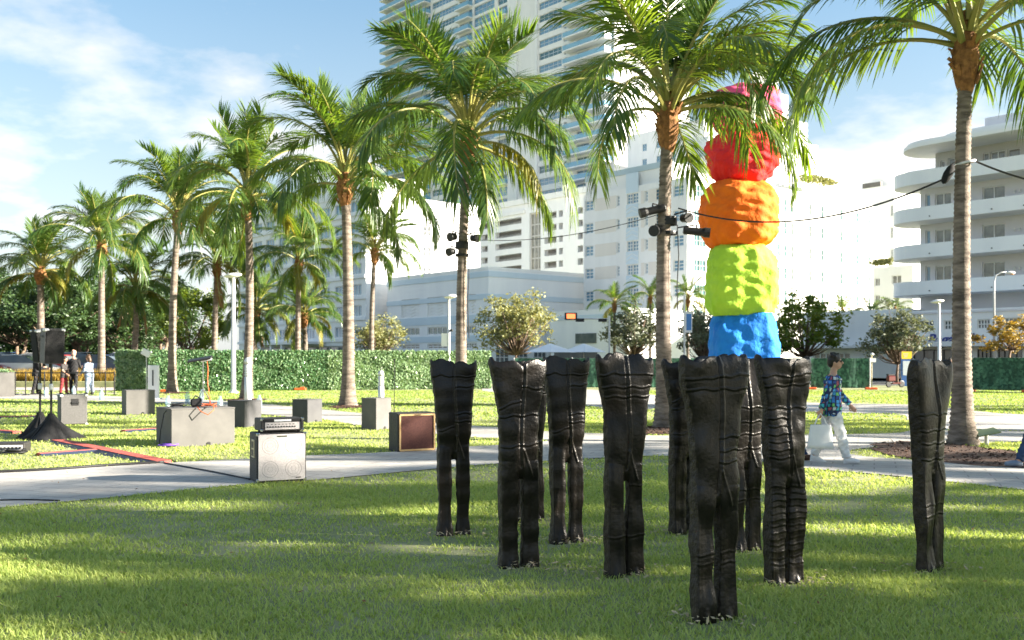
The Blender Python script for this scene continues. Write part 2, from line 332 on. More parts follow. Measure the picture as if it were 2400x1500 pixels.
# ------------------------------------------------------------------ ground, paths
def sheet(name, poly, z, m, label, cat=None, sub=False):
    mb = MB(); mb.add([(p[0], p[1], z) for p in poly], [tuple(range(len(poly)))])
    return struct(mb.obj(name, m), label, cat)
def smooth_line(pts, k=5):
    out = []; n = len(pts)
    for i in range(n-1):
        p0, p1, p2, p3 = pts[max(i-1, 0)], pts[i], pts[i+1], pts[min(i+2, n-1)]
        for j in range(k):
            t = j/k
            out.append(tuple(.5*((2*p1[a])+(-p0[a]+p2[a])*t+(2*p0[a]-5*p1[a]+4*p2[a]-p3[a])*t*t+(-p0[a]+3*p1[a]-3*p2[a]+p3[a])*t**3) for a in range(2)))
    return out+[pts[-1]]
def gpts(px): return smooth_line([G(*p) for p in px])
struct(MB().add([(-900, -300, 0), (900, -300, 0), (900, 1500, 0), (-900, 1500, 0)], [(0, 1, 2, 3)]).obj('lawn', M['soil']), 'mown green lawn running back under the whole park')
near_far = gpts([(-420, 1135), (0, 1110), (200, 1098), (400, 1086), (580, 1077), (720, 1069), (910, 1061), (1022, 1051), (1170, 1044), (1290, 1034)])
near_near = gpts([(-420, 1232), (0, 1192), (290, 1165), (585, 1136), (720, 1128), (1020, 1100), (1170, 1088), (1380, 1076), (1560, 1070), (1760, 1082), (1900, 1100), (2100, 1117), (2400, 1150), (2900, 1205)])
island_edge = gpts([(2900, 1135), (2400, 1098), (2250, 1087), (2100, 1077), (2020, 1070), (1985, 1060), (2040, 1050), (2140, 1043), (2260, 1041), (2400, 1036), (2700, 1030)])
mid_far = gpts([(2700, 1028), (2400, 1012), (2150, 1010), (2100, 1016), (1900, 1020), (1560, 1022), (1380, 1016), (1250, 1010), (1170, 1003), (1000, 989), (850, 970), (700, 955), (530, 941), (230, 928), (-300, 918)])
left_near = gpts([(-300, 930), (230, 940), (430, 949), (530, 957), (620, 972), (755, 984), (850, 1000), (1000, 1016), (1115, 1026), (1200, 1030), (1290, 1034)])
paths = {}
A = near_far[:-1] + left_near[::-1]           # closed below: walk + branch
walk_poly = near_near + island_edge + mid_far + left_near + near_far[::-1][1:]
back_far = gpts([(1130, 906), (1200, 907), (1380, 913), (1560, 928), (1900, 944), (2130, 949), (2290, 964), (2400, 972), (2800, 985)])
back_near = gpts([(2800, 1018), (2400, 1010.5), (2290, 1009), (2160, 1006), (2128, 985), (2100, 971), (1900, 966.5), (1500, 958), (1380, 952), (1230, 930), (1130, 916)])
back_poly = back_far+back_near
plaza_poly = [G(-300, 929.5), G(268, 924.0), G(275, 921), G(268, 898), G(-300, 893)]
sheet('footpath', walk_poly, .012, M['concrete'], 'pale paved footpath curving across the park in front of the amplifiers')
sheet('footpath', back_poly, .008, M['concrete'], 'pale footpath curving to the fence gap behind the coloured stack')
sheet('plaza', plaza_poly, .010, M['paving'], 'pinkish paved plaza under the four people at the barrier')
def inside(poly, x, y):
    "points in polygon, numpy"
    c = np.zeros(len(x), bool); n = len(poly); j = n-1
    for i in range(n):
        xi, yi = poly[i]; xj, yj = poly[j]
        if yi != yj:
            q = ((yi > y) != (yj > y)) & (x < (xj-xi)*(y-yi)/(yj-yi)+xi); c ^= q
        j = i
    return c
# raised bank with the car park behind the barrier
mb = MB(); mb.prism([(-70, 63), (-14.5, 63), (-14.5, 140), (-70, 140)], -.1, .42); struct(mb.obj('car_park', M['asphalt']), 'dark asphalt car park behind the planting strip at left')
mb = MB(); mb.prism([(-62, 57.5), (-15.2, 56), (-15.2, 62.9), (-62, 62.9)], -.1, .32); struct(mb.obj('planting_bed', M['soil']), 'raised bed of ochre ornamental grasses at left')
mb = MB(); mb.prism([(-200, 92), (200, 66), (200, 60), (30, 60), (-14.4, 66), (-14.4, 90)], -.1, .006); struct(mb.obj('road', M['asphalt']), 'dark asphalt street behind the green fences')

# ------------------------------------------------------------------ buildings (street grid turned 50 degrees: local x along the shaded front, local y along the sunlit side)
D1 = Vector((.64, -.768)); RZ = math.atan2(-.768, .64)
def bld(name, label, px, Y, cat='building'):
    o = thing(name, label, cat, ((px-1200)/F*Y, Y, 0), RZ); return o
def U(b, px, y0=0):
    "local x on the front wall where photo column px meets it"
    k = (px-1200)/F; ox = b.location.x - D1.y*y0*1.0; oy = b.location.y + D1.x*y0
    # world = (ox + .64u, oy - .768u)
    return (k*oy-ox)/(D1.x - k*D1.y)
def UY(b, u, y0=0): return b.location.y + D1.y*u + D1.x*y0
def V_(b, px, x0=0):
    "local y on the side wall"
    k = (px-1200)/F; ox = b.location.x+D1.x*x0; oy = b.location.y+D1.y*x0
    return (k*oy-ox)/(-D1.y - k*D1.x)
def VY(b, v, x0=0): return b.location.y + D1.y*x0 + D1.x*v
def Z(py, Y): return CH-(py-HOR)/F*Y
def wall(mb, face, a0, a1, z0, z1, ops, off=0, dep=.25, thick=True):
    "flat wall with recessed openings. face F: normal -y at y=off; S: normal +x at x=off"
    f = (lambda a, d, z: (a, off+d, z)) if face == 'F' else (lambda a, d, z: (off-d, a, z))
    ops = [o for o in ops if o[0] > a0 and o[1] < a1 and o[2] > z0 and o[3] < z1]
    xs = sorted({a0, a1} | {round(q, 4) for o in ops for q in o[:2]}); zs = sorted({z0, z1} | {round(q, 4) for o in ops for q in o[2:4]})
    for i in range(len(xs)-1):
        xm = (xs[i]+xs[i+1])/2; run = None
        for j in range(len(zs)-1):
            zm = (zs[j]+zs[j+1])/2
            if any(o[0] < xm < o[1] and o[2] < zm < o[3] for o in ops):
                if run is not None: mb.add([f(xs[i], 0, run), f(xs[i+1], 0, run), f(xs[i+1], 0, zs[j]), f(xs[i], 0, zs[j])], [(0, 1, 2, 3)]); run = None
            elif run is None: run = zs[j]
        if run is not None: mb.add([f(xs[i], 0, run), f(xs[i+1], 0, run), f(xs[i+1], 0, z1), f(xs[i], 0, z1)], [(0, 1, 2, 3)])
    for o in ops:
        a, b_, c, d = o[:4]
        q = [f(a, 0, c), f(b_, 0, c), f(b_, 0, d), f(a, 0, d), f(a, dep, c), f(b_, dep, c), f(b_, dep, d), f(a, dep, d)]
        mb.add(q, [(0, 1, 5, 4), (1, 2, 6, 5), (2, 3, 7, 6), (3, 0, 4, 7)])
WM = {}
def window(b, face, a0, a1, z0, z1, nx=2, nz=2, glass='glass_g', frame='white', off=0, dep=.2, fr=.07):
    wd, h = round(a1-a0, 2), round(z1-z0, 2); k = (wd, h, nx, nz, glass, frame, fr)
    if k not in WM:
        mb = MB()
        for i in range(nx+1): mb.box((-wd/2+fr/2+(wd-fr)*i/nx, 0, 0), (fr, .08, h))
        for j in range(nz+1): mb.box((0, -.004, -h/2+fr/2+(h-fr)*j/nz), (wd-.004, .08, fr))
        g = MB(); g.box((0, .02, 0), (wd-.01, .02, h-.01))
        WM[k] = (mb.mesh('window', M[frame]), g.mesh('pane', M[glass]))
    f, g = WM[k]; c = (a0+a1)/2; z = (z0+z1)/2
    o = link('window', f, b, (c, off+dep, z) if face == 'F' else (off-dep, c, z), 0 if face == 'F' else R(90))
    link('pane', g, o); return o
def body(b, u0, u1, y0, y1, z0, z1, m, fo=(), so=(), name='wall', dep=.25, roof=True):
    "a block: front wall and side wall with openings, plain back and left, roof"
    mb = MB(); wall(mb, 'F', u0, u1, z0, z1, list(fo), y0, dep); wall(mb, 'S', y0, y1, z0, z1, list(so), u1, dep)
    mb.add([(u0, y0, z0), (u0, y1, z0), (u0, y1, z1), (u0, y0, z1)], [(0, 1, 2, 3)]); mb.add([(u0, y1, z0), (u1, y1, z0), (u1, y1, z1), (u0, y1, z1)], [(0, 1, 2, 3)])
    if roof: mb.add([(u0, y0, z1), (u1, y0, z1), (u1, y1, z1), (u0, y1, z1)], [(0, 1, 2, 3)])
    me = bpy.data.meshes.new(name); me.from_pydata(mb.v, [], mb.f); me.materials.append(m); return link(name, me, b)
def part(b, name, m, *boxes):
    mb = MB()
    for (a0, a1, y0, y1, z0, z1) in boxes: mb.box(((a0+a1)/2, (y0+y1)/2, (z0+z1)/2), (a1-a0, y1-y0, z1-z0))
    return mb.obj(name, m, b)

def tower():
    b = bld('apartment_tower', 'tall glass and white apartment tower with long balconies, rising behind the palms', 1440, 226)
    u = lambda px: U(b, px); st = 3.1; fo = []; so = []
    Lz = [(905, 1010, 'bal'), (1012, 1074, 'win'), (1076, 1108, 'bal'), (1110, 1160, 'win2'), (1166, 1190, 'small'), (1216, 1254, 'none'), (1262, 1318, 'win'), (1320, 1330, 'slim'), (1336, 1436, 'bal2')]
    rows = list(range(11, 37)); opens = []
    for i in rows:
        z = i*st
        for (p0, p1, k) in Lz:
            if k == 'none': continue
            a0, a1 = u(p0)+.2, u(p1)-.2
            if k == 'bal2': a0, a1 = u(1352), u(1380)
            opens.append((a0, a1, z+(.25 if k != 'win' or i % 1 else .9), z+2.65, k, i))
    body(b, u(903), 0, 0, 26, 30, 36.5*st, M['w_hotel'], opens, [(6+9*j, 8.2+9*j, i*st+.8, i*st+2.2) for i in rows for j in range(2)], dep=.4)
    for (a0, a1, z0, z1, k, i) in opens:
        window(b, 'F', a0, a1, z0, z1, max(2, int((a1-a0)/1.5)), 1 if k in ('bal', 'bal2') else 2, 'glass_b' if (k in ('bal', 'win2') or i % 3) else 'glass_t', 'pole' if k != 'bal' else 'white', 0, .3, .10)
    for i in rows:
        for j in range(2): window(b, 'S', 6+9*j, 8.2+9*j, i*st+.8, i*st+2.2, 2, 1, 'glass_g', 'white', 0, .2)
    def balcony(a0, a1, z, d, wrap=0):
        s = part(b, 'balcony', M['w_white'], (a0-wrap, a1, -d, -.02, z-.12, z+.16)); mb = MB()
        mb.box(((a0-wrap+a1)/2, -d+.06, z+.72), (a1-a0+wrap-.1, .03, 1.05)); mb.box((a0-wrap+.06, -d/2, z+.72), (.03, d-.2, 1.05)); mb.box((a1-.06, -d/2, z+.72), (.03, d-.2, 1.05)); mb.obj('railing', M['rail'], s)
        part(s, 'handrail', M['pole'], (a0-wrap, a1, -d+.02, -d+.1, z+1.26, z+1.31))
    for i in rows:
        z = i*st
        balcony(u(905), u(1010), z, 2.4, 0); balcony(u(1076), u(1108), z, 1.6)
        balcony(u(1336), u(1436), z, 2.6)
        if i % 2: balcony(u(1166), u(1192), z, 1.2)
    part(b, 'pier', M['w_white'], (u(1194), u(1214), -.6, -.02, 30, 36.5*st)); part(b, 'pier', M['w_white'], (u(1256), u(1261), -.4, -.02, 30, 36.5*st))
    # podium with parking slots
    p = bld('parking_podium', 'pale parking podium with long dark slots between white floors, below the tower', 1440, 196)
    u = lambda px: U(p, px); ops = []
    for (p0, p1, nrow) in ((1128, 1143, 5), (1161, 1222, 5), (1276, 1304, 5), (1310, 1319, 5), (1354, 1366, 5)):
        for r in range(nrow):
            zc = 32.0-2.62*r; ops.append((u(p0), u(p1), zc-.62, zc+.72))
    stair = (u(1241), u(1267), 16, 33.2)
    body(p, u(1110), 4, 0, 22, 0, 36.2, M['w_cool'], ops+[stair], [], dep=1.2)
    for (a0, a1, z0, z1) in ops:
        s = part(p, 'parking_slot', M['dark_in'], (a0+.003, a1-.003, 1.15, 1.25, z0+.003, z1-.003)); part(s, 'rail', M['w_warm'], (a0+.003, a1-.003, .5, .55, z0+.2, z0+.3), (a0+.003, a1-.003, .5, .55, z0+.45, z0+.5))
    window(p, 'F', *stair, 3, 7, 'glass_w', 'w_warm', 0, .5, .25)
    part(p, 'parapet', M['w_white'], (u(1110), 4, -.5, -.01, 35.4, 36.6), (u(1150), u(1232), -.45, -.012, 33.4, 34.1))
tower()

def hotel():
    b = bld('art_deco_hotel', 'white art deco hotel with beige bands, stepped corner and small paned windows', 1607, 119)
    u = lambda px: U(b, px); v = lambda px: V_(b, px)
    rows = [21.9-3.0*k for k in range(8)]; fo = []; so = []; spec = []
    for k, z in enumerate(rows):
        for (pc, wd, h, nx) in ((1381, 1.5, 1.35, 2), (1476, 1.0, 1.3, 2), (1489, 1.0, 1.3, 2), (1546, 1.5, 1.35, 2), (1590, 1.6, 1.35, 2), (1449, .42, 1.3, 1), (1515, .42, 1.3, 1)):
            c = u(pc); fo.append((c-wd/2, c+wd/2, z-h/2, z+h/2)); spec.append((nx, 3))
    L0 = u(1368)
    body(b, L0, 0, 0, 46, 0, 23.4, M['w_hotel'], fo, [], name='wall')
    # sunlit side, as a second wall skin set proud of the block
    sops = []
    for z in rows[:8]:
        for pc, wd, h, nx in ((1629, 1.1, 1.4, 2), (1642, 1.1, 1.4, 2), (1821, .5, 1.6, 1), (1837, .5, 1.6, 1), (1852, .5, 1.6, 1), (1894, .55, 1.5, 1), (1923, .55, 1.5, 1), (1968, .55, 1.5, 1), (2006, .6, 1.4, 1), (2034, .5, 1.4, 1)):
            c = v(pc); sops.append((c-wd/2, c+wd/2, z-h/2, z+h/2, nx))
    mb = MB(); wall(mb, 'S', 0, v(2045), 0, 23.9, sops, .3, .28); me = bpy.data.meshes.new('side_wall'); me.from_pydata(mb.v, [], mb.f); me.materials.append(M['w_hotel']); link('side_wall', me, b)
    part(b, 'side_wall_end', M['w_hotel'], (.002, .298, -.05, .0, 0, 23.9)); part(b, 'side_wall_cap', M['w_hotel'], (.0, .31, -.05, v(2045), 23.9, 24.1))
    for (o, (nx, nz)) in zip(fo, spec): window(b, 'F', *o, nx, nz, 'glass_b', 'white', 0, .18, .09)
    for o in sops: window(b, 'S', *o[:4], o[4], 2, 'glass_t', 'w_warm', .3, .10, .05)
    # upper storeys set back from the corner
    top = [(u(1546)-.8, u(1546)+.8, 24.0, 25.2), (u(1590)-.7, u(1590)+.7, 24.0, 25.2)]
    body(b, L0, u(1566), .4, 40, 23.4, 25.7, M['w_hotel'], [], [], name='upper_storey'); part(b, 'parapet', M['w_trim'], (L0-.05, u(1566)+.05, .25, .5, 25.2, 25.9))
    body(b, u(1566), -1.2, 6, 40, 23.38, 27.6, M['w_hotel'], [], [], name='roof_storey'); part(b, 'parapet', M['w_trim'], (u(1566), -1.1, 5.9, 6.1, 27.0, 27.9))
    # beige band panels between windows, and the pale blue pilaster with chevrons
    for z in rows:
        for (p0, p1) in ((1395, 1444), (1503, 1510), (1520, 1539)):
            part(b, 'band_panel', M['w_beige'], (u(p0), u(p1), -.05, .02, z-.85, z+.75))
    for (z0, z1) in [(rows[k+1]+.72, rows[k]-.72) for k in range(7)]:
        pl = part(b, 'pilaster_panel', M['w_blue'], (u(1468.5), u(1496.5), -.09, .02, z0, z1)); mb = MB(); c = (u(1468.5)+u(1496.5))/2
        for j in range(2):
            z = z0+.35+j*.55; mb.bar((c-1.0, -.11, z), (c, -.11, z+.42), .07, .06); mb.bar((c+1.0, -.11, z), (c, -.11, z+.42), .07, .06)
        mb.obj('chevron', M['w_white'], pl)
    part(b, 'pilaster_panel', M['w_blue'], (u(1468.5), u(1496.5), -.09, .02, rows[0]+.72, 25.1))
    part(b, 'roof_hut', M['w_white'], (u(1520), u(1560), 8, 14, 25.6, 30)); part(b, 'roof_hut', M['w_white'], (u(1585), -3, 10, 18, 27.5, 31))
    # far blocks behind
    t = bld('white_tower', 'plain bright white tower block standing behind the coloured stack and palm crown', 1650, 200); uu = lambda px: U(t, px)
    body(t, uu(1470), 0, 0, 40, 0, 50, M['w_white'], [(uu(1505)+4*j, uu(1505)+4*j+1.3, 30+3.2*k, 31.6+3.2*k) for j in range(3) for k in range(6)], [])
    for j in range(3):
        for k in range(6): window(t, 'F', uu(1505)+4*j, uu(1505)+4*j+1.3, 30+3.2*k, 31.6+3.2*k, 2, 1, 'glass_b', 'white')
    t2 = bld('white_tower', 'faint stepped white tower top right of the coloured stack, far behind the hotel', 1800, 260); uu = lambda px: U(t2, px)
    body(t2, uu(1763), 0, 0, 9, 0, 72, M['w_white']); part(t2, 'step', M['w_white'], (uu(1763), -.3, .3, 4.8, 72, 78)); part(t2, 'step', M['w_white'], (-6, -.1, 9.01, 18, 0, 66))
hotel()

def blue_building():
    b = bld('low_blue_building', 'low white and pale blue corner building with zigzag wall panels, behind the hedge', 1145, 125)
    u = lambda px: U(b, px); v = lambda px: V_(b, px); L0 = u(908); H = 12.9; zz = lambda py, px: Z(py, UY(b, u(px)))
    fo = []; g = []
    panels = [(941, 983), (1002, 1048), (1091, 1116)]
    for (p0, p1) in panels:
        fo.append((u(p0), u(p1), zz(742, 1000), zz(698, 1000))); g.append(None)
        a0, a1 = u(p0), u(p1)
        fo.append((a0, a1, zz(785, 1000), zz(767, 1000))); g.append(('glass_t', 4, 1))
        fo.append((a0, a1, zz(818, 1000), zz(806, 1000))); g.append(('glass_g', 4, 2)); fo.append((a0, a1, .9, zz(825, 1000))); g.append(('glass_g', 4, 1))
    so = []; sg = []
    for j in range(7):
        y0 = 1.2+3.2*j; so.append((y0, y0+2.2, .8, 2.9)); sg.append(('glass_g', 3, 2))
    so.append((v(1255), v(1268), 6.0, 7.1)); sg.append(('glass_g', 2, 1))
    body(b, L0, 0, 0, v(1370), 0, H, M['w_cool'], fo, so, dep=.22)
    for o, k in zip(fo, g):
        if k: window(b, 'F', *o, k[1], k[2], k[0], 'white', 0, .15, .12)
        else:
            pn = part(b, 'ornament_panel', M['w_white'], (o[0]+.002, o[1]-.002, .16, .24, o[2]+.002, o[3]-.002)); mb = MB(); n = int((o[3]-o[2])/.42); wd = (o[1]-o[0])
            for r in range(n):
                for s in range(4):
                    x0 = o[0]+wd*s/4; x1 = o[0]+wd*(s+1)/4; z = o[2]+.1+r*.42; mb.bar((x0, .13, z+(.0 if s % 2 == 0 else .3)), (x1, .13, z+(.3 if s % 2 == 0 else .0)), .08, .06)
            mb.obj('zigzag', M['w_cool'], pn)
    for o, k in zip(so, sg): window(b, 'S', *o, k[1], k[2], k[0], 'white', 0, .15, .1)
    for z0, z1, nm in ((H-.9, H-.2, 'cornice_band'), (9.2, 9.85, 'cornice_band'), (zz(762, 1000), zz(744, 1000), 'cornice_band'), (zz(803, 1000), zz(789, 1000), 'cornice_band')):
        part(b, nm, M['w_blue'], (L0-.08, .1, -.09, -.003, z0, z1)); part(b, nm, M['w_blue'], (.003, .1, .0, v(1370), z0, z1)) if z0 > 8 else None
    part(b, 'parapet', M['w_white'], (L0, 0, -.05, .2, H+.003, H+.35), (-.2, .05, .202, v(1370), H+.003, H+.35))
    # lower annex with a dark sign board
    a = bld('white_annex', 'small white annex with a dark wall board beside the low blue building', 1425, 112); u = lambda px: U(a, px)
    body(a, u(1290), 3, 0, 10, 0, 7.3, M['w_white']); part(a, 'cornice', M['w_blue'], (u(1290), 3.1, -.1, -.003, 6.2, 6.7))
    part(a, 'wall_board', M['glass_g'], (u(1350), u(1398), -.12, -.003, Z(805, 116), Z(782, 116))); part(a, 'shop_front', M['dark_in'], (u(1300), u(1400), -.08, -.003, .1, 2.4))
blue_building()

def left_white():
    b = bld('white_block', 'big white apartment block with sunlit blank side and shaded window bands, behind left palms', 858, 143)
    u = lambda px: U(b, px); v = lambda px: V_(b, px); L0 = u(560); H = 25.6; fo = []; so = []
    st = 3.05; rows = [2.6+st*k for k in range(1, 8)]
    for z in rows:
        x = L0+1.5
        while x < -4: fo.append((x, x+3.0, z-.85, z+.75)); x += 4.6
    for z in rows[1:]: so.append((v(991), v(999), z-.8, z+.7)); so.append((v(1002), v(1009), z-.8, z+.7)); so.append((v(1100), v(1104), z-.6, z+.5))
    fo.append((L0+2, -6, .3, 3.6))
    body(b, L0, 0, 0, v(1125), 0, H, M['w_white'], fo, so, dep=.3)
    for o in fo[:-1]: window(b, 'F', *o, 3, 1, 'glass_b', 'white', 0, .2, .1)
    o = fo[-1]; window(b, 'F', *o, 14, 1, 'glass_g', 'w_warm', 0, .28, .2)
    for o in so: window(b, 'S', *o, 1, 2, 'glass_g', 'w_warm', 0, .12, .1)
    for z in rows: part(b, 'floor_band', M['w_cool'], (L0-.1, .0, -.25, -.003, z-1.45, z-1.0))
    part(b, 'parapet', M['w_white'], (L0, 0, -.1, .2, H+.003, H+.5)); part(b, 'roof_room', M['w_white'], (u(640), -3, 2, 12, H+.01, H+3.2)); part(b, 'roof_room', M['w_cool'], (u(590), u(640)-.3, 3, 9, H+.01, H+2))
    part(b, 'entrance_canopy', M['w_white'], (L0+10, -12, -3.2, -.01, 3.9, 4.3)); 
    for x in np.linspace(L0+11, -13, 6): mb = MB(); mb.box((x, -2.8, 1.95), (.5, .5, 3.9)); mb.obj('entrance_pier', M['w_white'], b)
left_white()

def curved_building():
    b = bld('curved_balcony_building', 'lavender grey apartment building with rounded wraparound balconies and a disc roof, at right', 2085, 86)
    u = lambda px: U(b, px); st = 3.06; Lr = 20.0; z0 = Z(697, 86)      # underside of lowest band
    fo = []; wins = []
    for k in range(3):
        zf = z0+k*st+.3
        for (p0, p1, kind) in ((2149, 2161, 'door'), (2172, 2210, 'w'), (2283, 2337, 'w'), (2385, 2440, 'w'), (2470, 2510, 'w')):
            h = 2.25 if kind == 'w' else 2.3; fo.append((u(p0), u(p1), zf+.05, zf+h)); wins.append((kind, p0))
    fo2 = []
    wl = u(2137)
    body(b, wl, Lr, 1.4, 8, 0, z0+3*st, M['w_lav'], fo, [], dep=.25)
    for o, (k, p0) in zip(fo, wins): window(b, 'F', *o, 1 if k == 'door' else 2, 1, 'glass_b' if k == 'door' else 'glass_w', 'white', 1.4, .18, .09)
    def outline(d, left, n=14, back=6.0):
        "front line, then round the left end"
        r = d+1.4; pts = [(Lr, 1.4-r)]; cx = left+r
        for i in range(n+1):
            a = R(270)-R(180)*i/n; pts.append((cx+r*math.cos(a)*1.0, 1.4+r*math.sin(a)))
        pts.append((Lr, 1.4+r)); return pts
    for k in range(3):
        z = z0+k*st; left = 0.0
        o = outline(1.5, left); i_ = outline(1.32, left+.18); n = len(o); bal = MB(); bal.prism(o, z, z+.22)
        for j in range(n-2):
            (x0, y0), (x1, y1), (a0, b0), (a1, b1) = o[j], o[j+1], i_[j], i_[j+1]
            bal.add([(x0, y0, z+.22), (x1, y1, z+.22), (x1, y1, z+1.12), (x0, y0, z+1.12), (a0, b0, z+.22), (a1, b1, z+.22), (a1, b1, z+1.12), (a0, b0, z+1.12)], [(0, 1, 2, 3), (4, 7, 6, 5), (3, 2, 6, 7)])
        bo = bal.obj('balcony', M['w_cool'], b)
        for p in (2200, 2345, 2420): mb = MB(); mb.lathe([(.05, 0), (.05, .08)], (0, 0, 0), 8, M=Matrix.Translation((u(p), -1.5, z+.28)) @ Matrix.Rotation(R(90), 4, 'X')); mb.obj('drain_spout', M['darkmetal'], bo)
        for p in (2224, 2360, 2372):
            m2 = MB(); m2.ball((u(p), 1.33, z+1.9), .09, 1, .6, 1.6, 8); m2.obj('wall_lamp', M['white'], b)
    # top storey and disc roof
    zt = z0+3*st+.3; left = 1.0
    fo = [(u(2178), u(2188), zt+.4, zt+2.0), (u(2195), u(2212), zt+.6, zt+2.1), (u(2217), u(2236), zt+.6, zt+2.1), (u(2278), u(2292), zt+.7, zt+2.1), (u(2295), u(2330), zt+.7, zt+2.1), (u(2336), u(2366), zt+.7, zt+2.1)]
    body(b, u(2166), Lr, 1.9, 8, z0+3*st+.001, zt+3.0, M['w_warm'], fo, [], name='top_storey')
    for o in fo: window(b, 'F', *o, 1 if o[1]-o[0] < 1 else 2, 2, 'glass_w', 'white', 1.9, .18, .08)
    bal = MB(); o = outline(1.5, .05); i_ = outline(1.32, .23); z = z0+3*st-.01; bal.prism(o, z, z+.22)
    for j in range(len(o)-2):
        (x0, y0), (x1, y1), (a0, b0), (a1, b1) = o[j], o[j+1], i_[j], i_[j+1]
        bal.add([(x0, y0, z+.22), (x1, y1, z+.22), (x1, y1, z+1.12), (x0, y0, z+1.12), (a0, b0, z+.22), (a1, b1, z+.22), (a1, b1, z+1.12), (a0, b0, z+1.12)], [(0, 1, 2, 3), (4, 7, 6, 5), (3, 2, 6, 7)])
    bal.obj('balcony', M['w_cool'], b)
    mb = MB(); o = outline(1.9, .95); mb.prism(o, zt+2.7, zt+3.0); o = outline(1.7, 1.2); mb.prism(o, zt+3.003, zt+3.25); o = outline(.6, 4.4); mb.prism(o, zt+3.253, zt+3.7); mb.obj('disc_roof', M['w_white'], b)
    part(b, 'roof_storey', M['w_lav'], (u(2268), Lr, 3, 8, zt+3.7, zt+5.2)); part(b, 'roof_vent', M['w_beige'], (u(2355), u(2385), 2.6, 3.0, zt+3.71, zt+4.2))
    # street-level frontage with the restaurant name
    f = bld('restaurant_frontage', 'two storey white restaurant frontage with blue script sign, below the curved balconies', 2128, 79); u2 = lambda px: U(f, px)
    zz = lambda py: Z(py, UY(f, u2(2250)))
    ops = [(u2(2143), u2(2188), zz(772), zz(750)), (u2(2212), u2(2242), zz(772), zz(750)), (u2(2290), u2(2320), zz(772), zz(750)), (u2(2352), u2(2396), zz(772), zz(748)), (u2(2140), u2(2235), .4, zz(819)), (u2(2290), u2(2330), .4, zz(819)), (u2(2338), u2(2396), .4, zz(819))]
    body(f, 0, 14, 0, 8, 0, zz(725), M['w_white'], ops, [])
    for i, o in enumerate(ops): window(f, 'F', *o, 4, 2, 'glass_g', 'white' if i < 4 else 'darkmetal', 0, .15, .07)
    part(f, 'canopy', M['w_white'], (-.2, 14, -1.2, -.003, zz(812), zz(800))); part(f, 'cornice', M['w_lav'], (-.05, 14.1, -.12, -.003, zz(733), zz(728)))
    tx = bpy.data.curves.new('sign_lettering', 'FONT'); tx.body = 'Bagatelle'; tx.size = 1.15; tx.shear = .35; tx.extrude = .03; tx.offset = .012; tx.materials.append(mat('sign_blue', (.02, .035, .22), .5))
    to = text_obj('sign_lettering', tx, f, (u2(2172), -.06, zz(806))); to.rotation_euler = (R(90), 0, 0)
    # low wall building with two letters
    g = bld('low_white_building', 'long low white building with grey letters VE on its wall, behind the right fence', 2128, 83); u3 = lambda px: U(g, px)
    zz3 = lambda py, px=1985: Z(py, UY(g, u3(px)))
    body(g, u3(1880), -.1, 0, 8, 0, zz3(729), M['w_white'], [(u3(1906), u3(1993), .5, zz3(826))], []); window(g, 'F', u3(1906), u3(1993), .5, zz3(826), 6, 1, 'glass_w', 'white', 0, .15, .12)
    part(g, 'canopy', M['w_white'], (u3(1890), -.1, -1.0, -.003, zz3(816), zz3(810)))
    tx = bpy.data.curves.new('wall_letters', 'FONT'); tx.body = 'V E'; tx.size = .75; tx.space_character = 1.2; tx.extrude = .02; tx.materials.append(mat('letter_grey', (.38, .39, .42), .6))
    to = text_obj('wall_letters', tx, g, (u3(1951), -.05, zz3(786, 1960))); to.rotation_euler = (R(90), 0, 0)
    # far blocks seen in the gap
    h = bld('far_white_block', 'far white block with small grey windows, in the gap left of the curved balconies', 2095, 190); u4 = lambda px: U(h, px)
    ops = [(u4(2046), u4(2051), 8+4.2*k, 10+4.2*k) for k in range(7)]+[(u4(2088), u4(2094)-.1, 8+4.2*k, 10+4.2*k) for k in range(6)]
    body(h, u4(2006), 0, 0, 12, 0, 35, M['w_white'], ops, [])
    for o in ops: window(h, 'F', *o, 2, 1, 'glass_g', 'white')
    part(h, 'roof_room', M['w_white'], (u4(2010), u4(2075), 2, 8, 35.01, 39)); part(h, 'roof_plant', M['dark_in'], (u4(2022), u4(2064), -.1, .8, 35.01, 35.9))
    h = bld('far_cream_block', 'small cream building with a planted roof, beside the lowest rounded balcony', 2140, 110); u5 = lambda px: U(h, px); zz5 = lambda py: Z(py, UY(h, u5(2090)))
    ops = [(u5(2050), u5(2062), zz5(668), zz5(650)), (u5(2090), u5(2112), zz5(665), zz5(646)), (u5(2050), u5(2062), zz5(708), zz5(690))]
    body(h, u5(2046), 0, 0, 9, 0, zz5(624), M['w_hotel'], ops, [])
    for o in ops: window(h, 'F', *o, 2, 1, 'glass_w', 'white')
curved_building()

